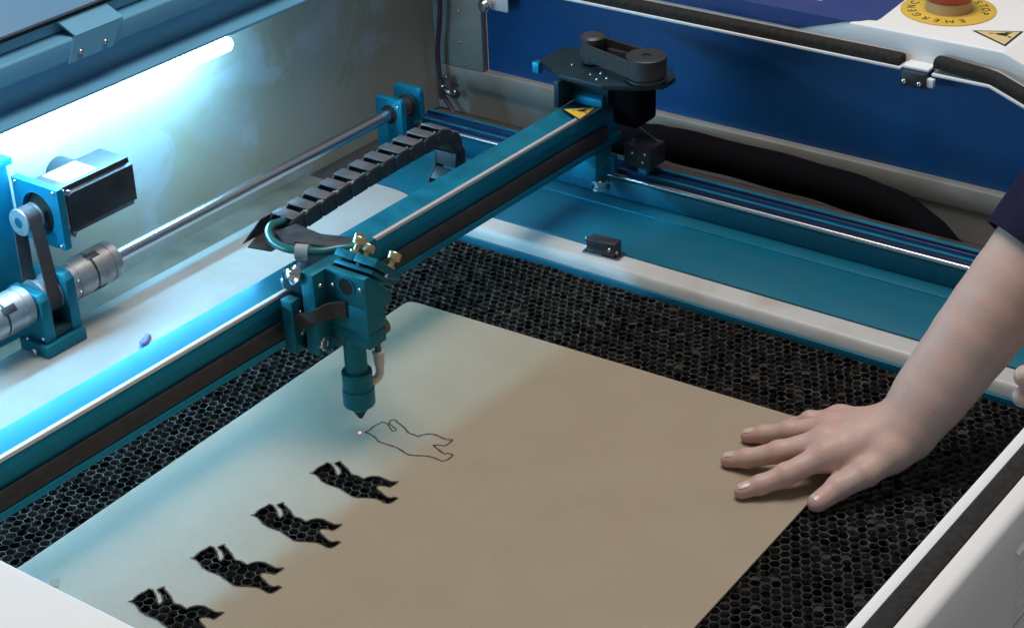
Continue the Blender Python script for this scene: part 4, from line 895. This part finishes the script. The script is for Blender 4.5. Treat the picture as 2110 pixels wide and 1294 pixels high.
def build_arm():
    h = 0.00165
    fl = Field((0.088, -0.64, 0.0), (0.43, -0.318, 0.275), h)
    W_ = np.array(WR); E_ = np.array(EL); D = E_ - W_
    for i in range(8):   # forearm swelling towards the elbow
        t0, t1 = 0.02 + i * 0.16, 0.02 + (i + 1) * 0.16
        rr = lambda t: 0.0275 + 0.0150 * (1 - math.exp(-2.2 * max(t, 0)))
        add_cone(fl, W_ + D * t0, W_ + D * t1, rr(t0), rr(t1), 0.010)
    off = np.array((0.0060, 0.0080, -0.0015))
    for s_ in (-1, 1): add_cone(fl, W_ - D * 0.02 + s_ * off, W_ + D * 0.25 + s_ * off * 0.5, 0.0225, 0.0265, 0.014)
    for nm, r0, r1 in (('index', 0.0205, 0.0165), ('middle', 0.0210, 0.0165), ('ring', 0.0200, 0.0155), ('little', 0.0185, 0.0145)):
        mc = np.array(FING[nm][0][3]); add_cone(fl, W_ + (mc - W_) * 0.10 + np.array((0, 0, -0.004)), mc + np.array((0, 0, -0.003)), r0 * 1.12, r1, 0.010)
    add_cone(fl, W_ + np.array((-0.010, -0.004, -0.010)), np.array(FING['thumb'][0][3]) + np.array((0.0, 0.004, -0.003)), 0.019, 0.0165, 0.012)
    palm = fl.F.copy()
    for nm, (P, R_) in FING.items():
        g = Field((0.088, -0.64, 0.0), (0.43, -0.318, 0.275), h)
        P = [np.array(p) for p in P]
        for i in range(3): add_cone(g, P[i], P[i + 1], R_[i], R_[i + 1] * 0.985, 0.0025)
        for i in (1, 2): add_cone(g, P[i] + np.array((0, 0, 0.0010)), P[i] + np.array((0, 0, 0.0012)), R_[i] * 0.97, R_[i] * 0.97, 0.004)
        add_cone(g, P[3] + np.array((0, 0, 0.0015)), P[3] + np.array((0.001, 0, 0.0015)), R_[3] * 1.0, R_[3] * 1.0, 0.007)
        k = 0.0080 if nm != 'thumb' else 0.010
        fl.F = np.minimum(fl.F, smin(palm, g.F, k))
    # flatten what rests on the board
    zz = fl.lo[2] + fl.h * np.arange(fl.n[2]); fl.F = np.maximum(fl.F, (CT + 0.0003 - zz)[None, None, :].astype(np.float32))
    P, Q = surface_nets(fl.F, fl.lo, h)
    me_ = bpy.data.meshes.new('body'); org = Vector((0.2, -0.44, CT))
    me_.from_pydata((P - np.array(org)).tolist(), [], Q.tolist()); me_.materials.append(MATS['skin'])
    bb = B(); bb.from_mesh(me_)
    for _ in range(3): bmesh.ops.smooth_vert(bb, verts=bb.verts, factor=0.5, use_axis_x=True, use_axis_y=True, use_axis_z=True)
    bmesh.ops.recalc_face_normals(bb, faces=bb.faces); bb.to_mesh(me_); bb.free()
    me_.polygons.foreach_set('use_smooth', [True] * len(me_.polygons))
    # warmer pigment on knuckles, finger ends and wrist
    co = np.zeros(len(me_.vertices) * 3); me_.vertices.foreach_get('co', co); co = co.reshape(-1, 3) + np.array(org)
    red = np.zeros(len(co))
    for nm, (PP, R_) in FING.items():
        for i, amp, rad in ((0, 0.70, 0.012), (1, 0.60, 0.008), (2, 0.65, 0.010), (3, 0.60, 0.014)):
            red = np.maximum(red, amp * np.exp(-((co - np.array(PP[i])) ** 2).sum(1) / (2 * rad ** 2)))
    red = np.maximum(red, 0.25 * np.exp(-((co - np.array(WR)) ** 2).sum(1) / (2 * 0.03 ** 2)))
    at = me_.attributes.new('redness', 'FLOAT', 'POINT'); at.data.foreach_set('value', red.astype(np.float32))
    o_ = bpy.data.objects.new('person', me_); COL.objects.link(o_); o_.location = org; ORG[o_.name] = org
    return o_
arm = build_arm()
arm['label'] = 'bare right forearm and hand pressing the cardboard corner, navy short sleeve'
arm['category'] = 'person'
# nails
def nail(tip, prev, r, w_, L_, roll=0.0, lift=0.0):
    tip = Vector(tip); prev = Vector(prev); d = (tip - prev).normalized(); up = Vector((0, 0, 1)); side = d.cross(up).normalized(); nrm = side.cross(d).normalized()
    nrm = Matrix.Rotation(roll, 3, d) @ nrm; side = d.cross(nrm)
    bb = B(); NU, NV = 8, 8; rows = []
    for i in range(NU + 1):
        u = -1 + 2 * i / NU; row = []
        for j in range(NV + 1):
            v = -1 + 2 * j / NV; ww = w_ * (1 - 0.28 * abs(u) ** 3)
            an = v * ww / r
            row.append(bb.verts.new(tip + d * (u * L_ / 2 - 0.0030) + (side * math.sin(an) + nrm * math.cos(an)) * (r + 0.0003) - nrm * (0.0007 * max(0, u) ** 2) + nrm * lift))
        rows.append(row)
    for i in range(NU):
        for j in range(NV): bb.faces.new((rows[i][j], rows[i + 1][j], rows[i + 1][j + 1], rows[i][j + 1]))
    bmesh.ops.recalc_face_normals(bb, faces=bb.faces)
    ex = bmesh.ops.solidify(bb, geom=list(bb.faces), thickness=0.0006)
    done('nail', bb, 'nail', arm, smooth=60)
for nm, w_, L_ in (('index', 0.0048, 0.0105), ('middle', 0.0048, 0.0105), ('ring', 0.0045, 0.0100), ('thumb', 0.0064, 0.0135)):
    PP, RR = FING[nm]; nail(PP[0], PP[1], RR[0] * 0.97, w_, L_)
# sleeve
W_ = Vector(WR); E_ = Vector(EL); D = (E_ - W_).normalized(); Lw = (E_ - W_).length
fx = frame_of(D); b = bmesh.new(); rows = []
for i in range(14):
    t = Lw * 0.975 + i * 0.017; row = []
    for k in range(40):
        a = 2 * PI * k / 40; r = 0.050 + 0.0008 * i + 0.0014 * math.sin(3 * a + 0.6) + 0.0018 * math.sin(2 * a + i * 0.5) + 0.0012 * math.sin(5 * a - i * 0.8)
        row.append(b.verts.new(W_ + D * (t + 0.003 * math.sin(a + 1)) + fx.to_3x3() @ Vector((r * math.cos(a), r * math.sin(a), 0))))
    rows.append(row)
for A_, C_ in zip(rows, rows[1:]):
    for k in range(40): b.faces.new((A_[k], A_[(k + 1) % 40], C_[(k + 1) % 40], C_[k]))
bmesh.ops.recalc_face_normals(b, faces=b.faces); bmesh.ops.solidify(b, geom=list(b.faces), thickness=-0.0014)
done('sleeve', b, 'navy_cotton', arm, smooth=60)

lh.location.x += 0.0020; lh.location.y -= 0.0015

# a second hand, only its bent fingers reach into the picture at the right edge
def build_second():
    lo, hi = (0.212, -0.71, 0.085), (0.350, -0.565, 0.185)
    fl = Field(lo, hi, 0.0016)
    D2 = np.array((0.592, -0.805, 0.0))
    T = np.array((0.2360, -0.5875, 0.130))
    for dz, rr in ((0.012, 0.0105), (-0.009, 0.0100)):
        p = T + np.array((0, 0, dz)); add_cone(fl, p, p + D2 * 0.028, rr, rr * 1.08, 0.004); add_cone(fl, p + D2 * 0.028, p + D2 * 0.06 + np.array((0, 0, -dz * 0.3)), rr * 1.08, rr * 1.2, 0.006)
    add_cone(fl, T + D2 * 0.055, T + D2 * 0.085, 0.024, 0.027, 0.012)
    P, Q = surface_nets(fl.F, fl.lo, 0.0016)
    me_ = bpy.data.meshes.new('second'); org = Vector((0.26, -0.62, 0.105))
    me_.from_pydata((P - np.array(org)).tolist(), [], Q.tolist()); me_.materials.append(MATS['skin'])
    bb = B(); bb.from_mesh(me_)
    for _ in range(2): bmesh.ops.smooth_vert(bb, verts=bb.verts, factor=0.5, use_axis_x=True, use_axis_y=True, use_axis_z=True)
    bmesh.ops.recalc_face_normals(bb, faces=bb.faces); bb.to_mesh(me_); bb.free()
    me_.polygons.foreach_set('use_smooth', [True] * len(me_.polygons))
    o_ = bpy.data.objects.new('person', me_); COL.objects.link(o_); o_.location = org
    o_['label'] = 'pink finger knuckles of another hand just entering at the right picture edge'; o_['category'] = 'person'
build_second()
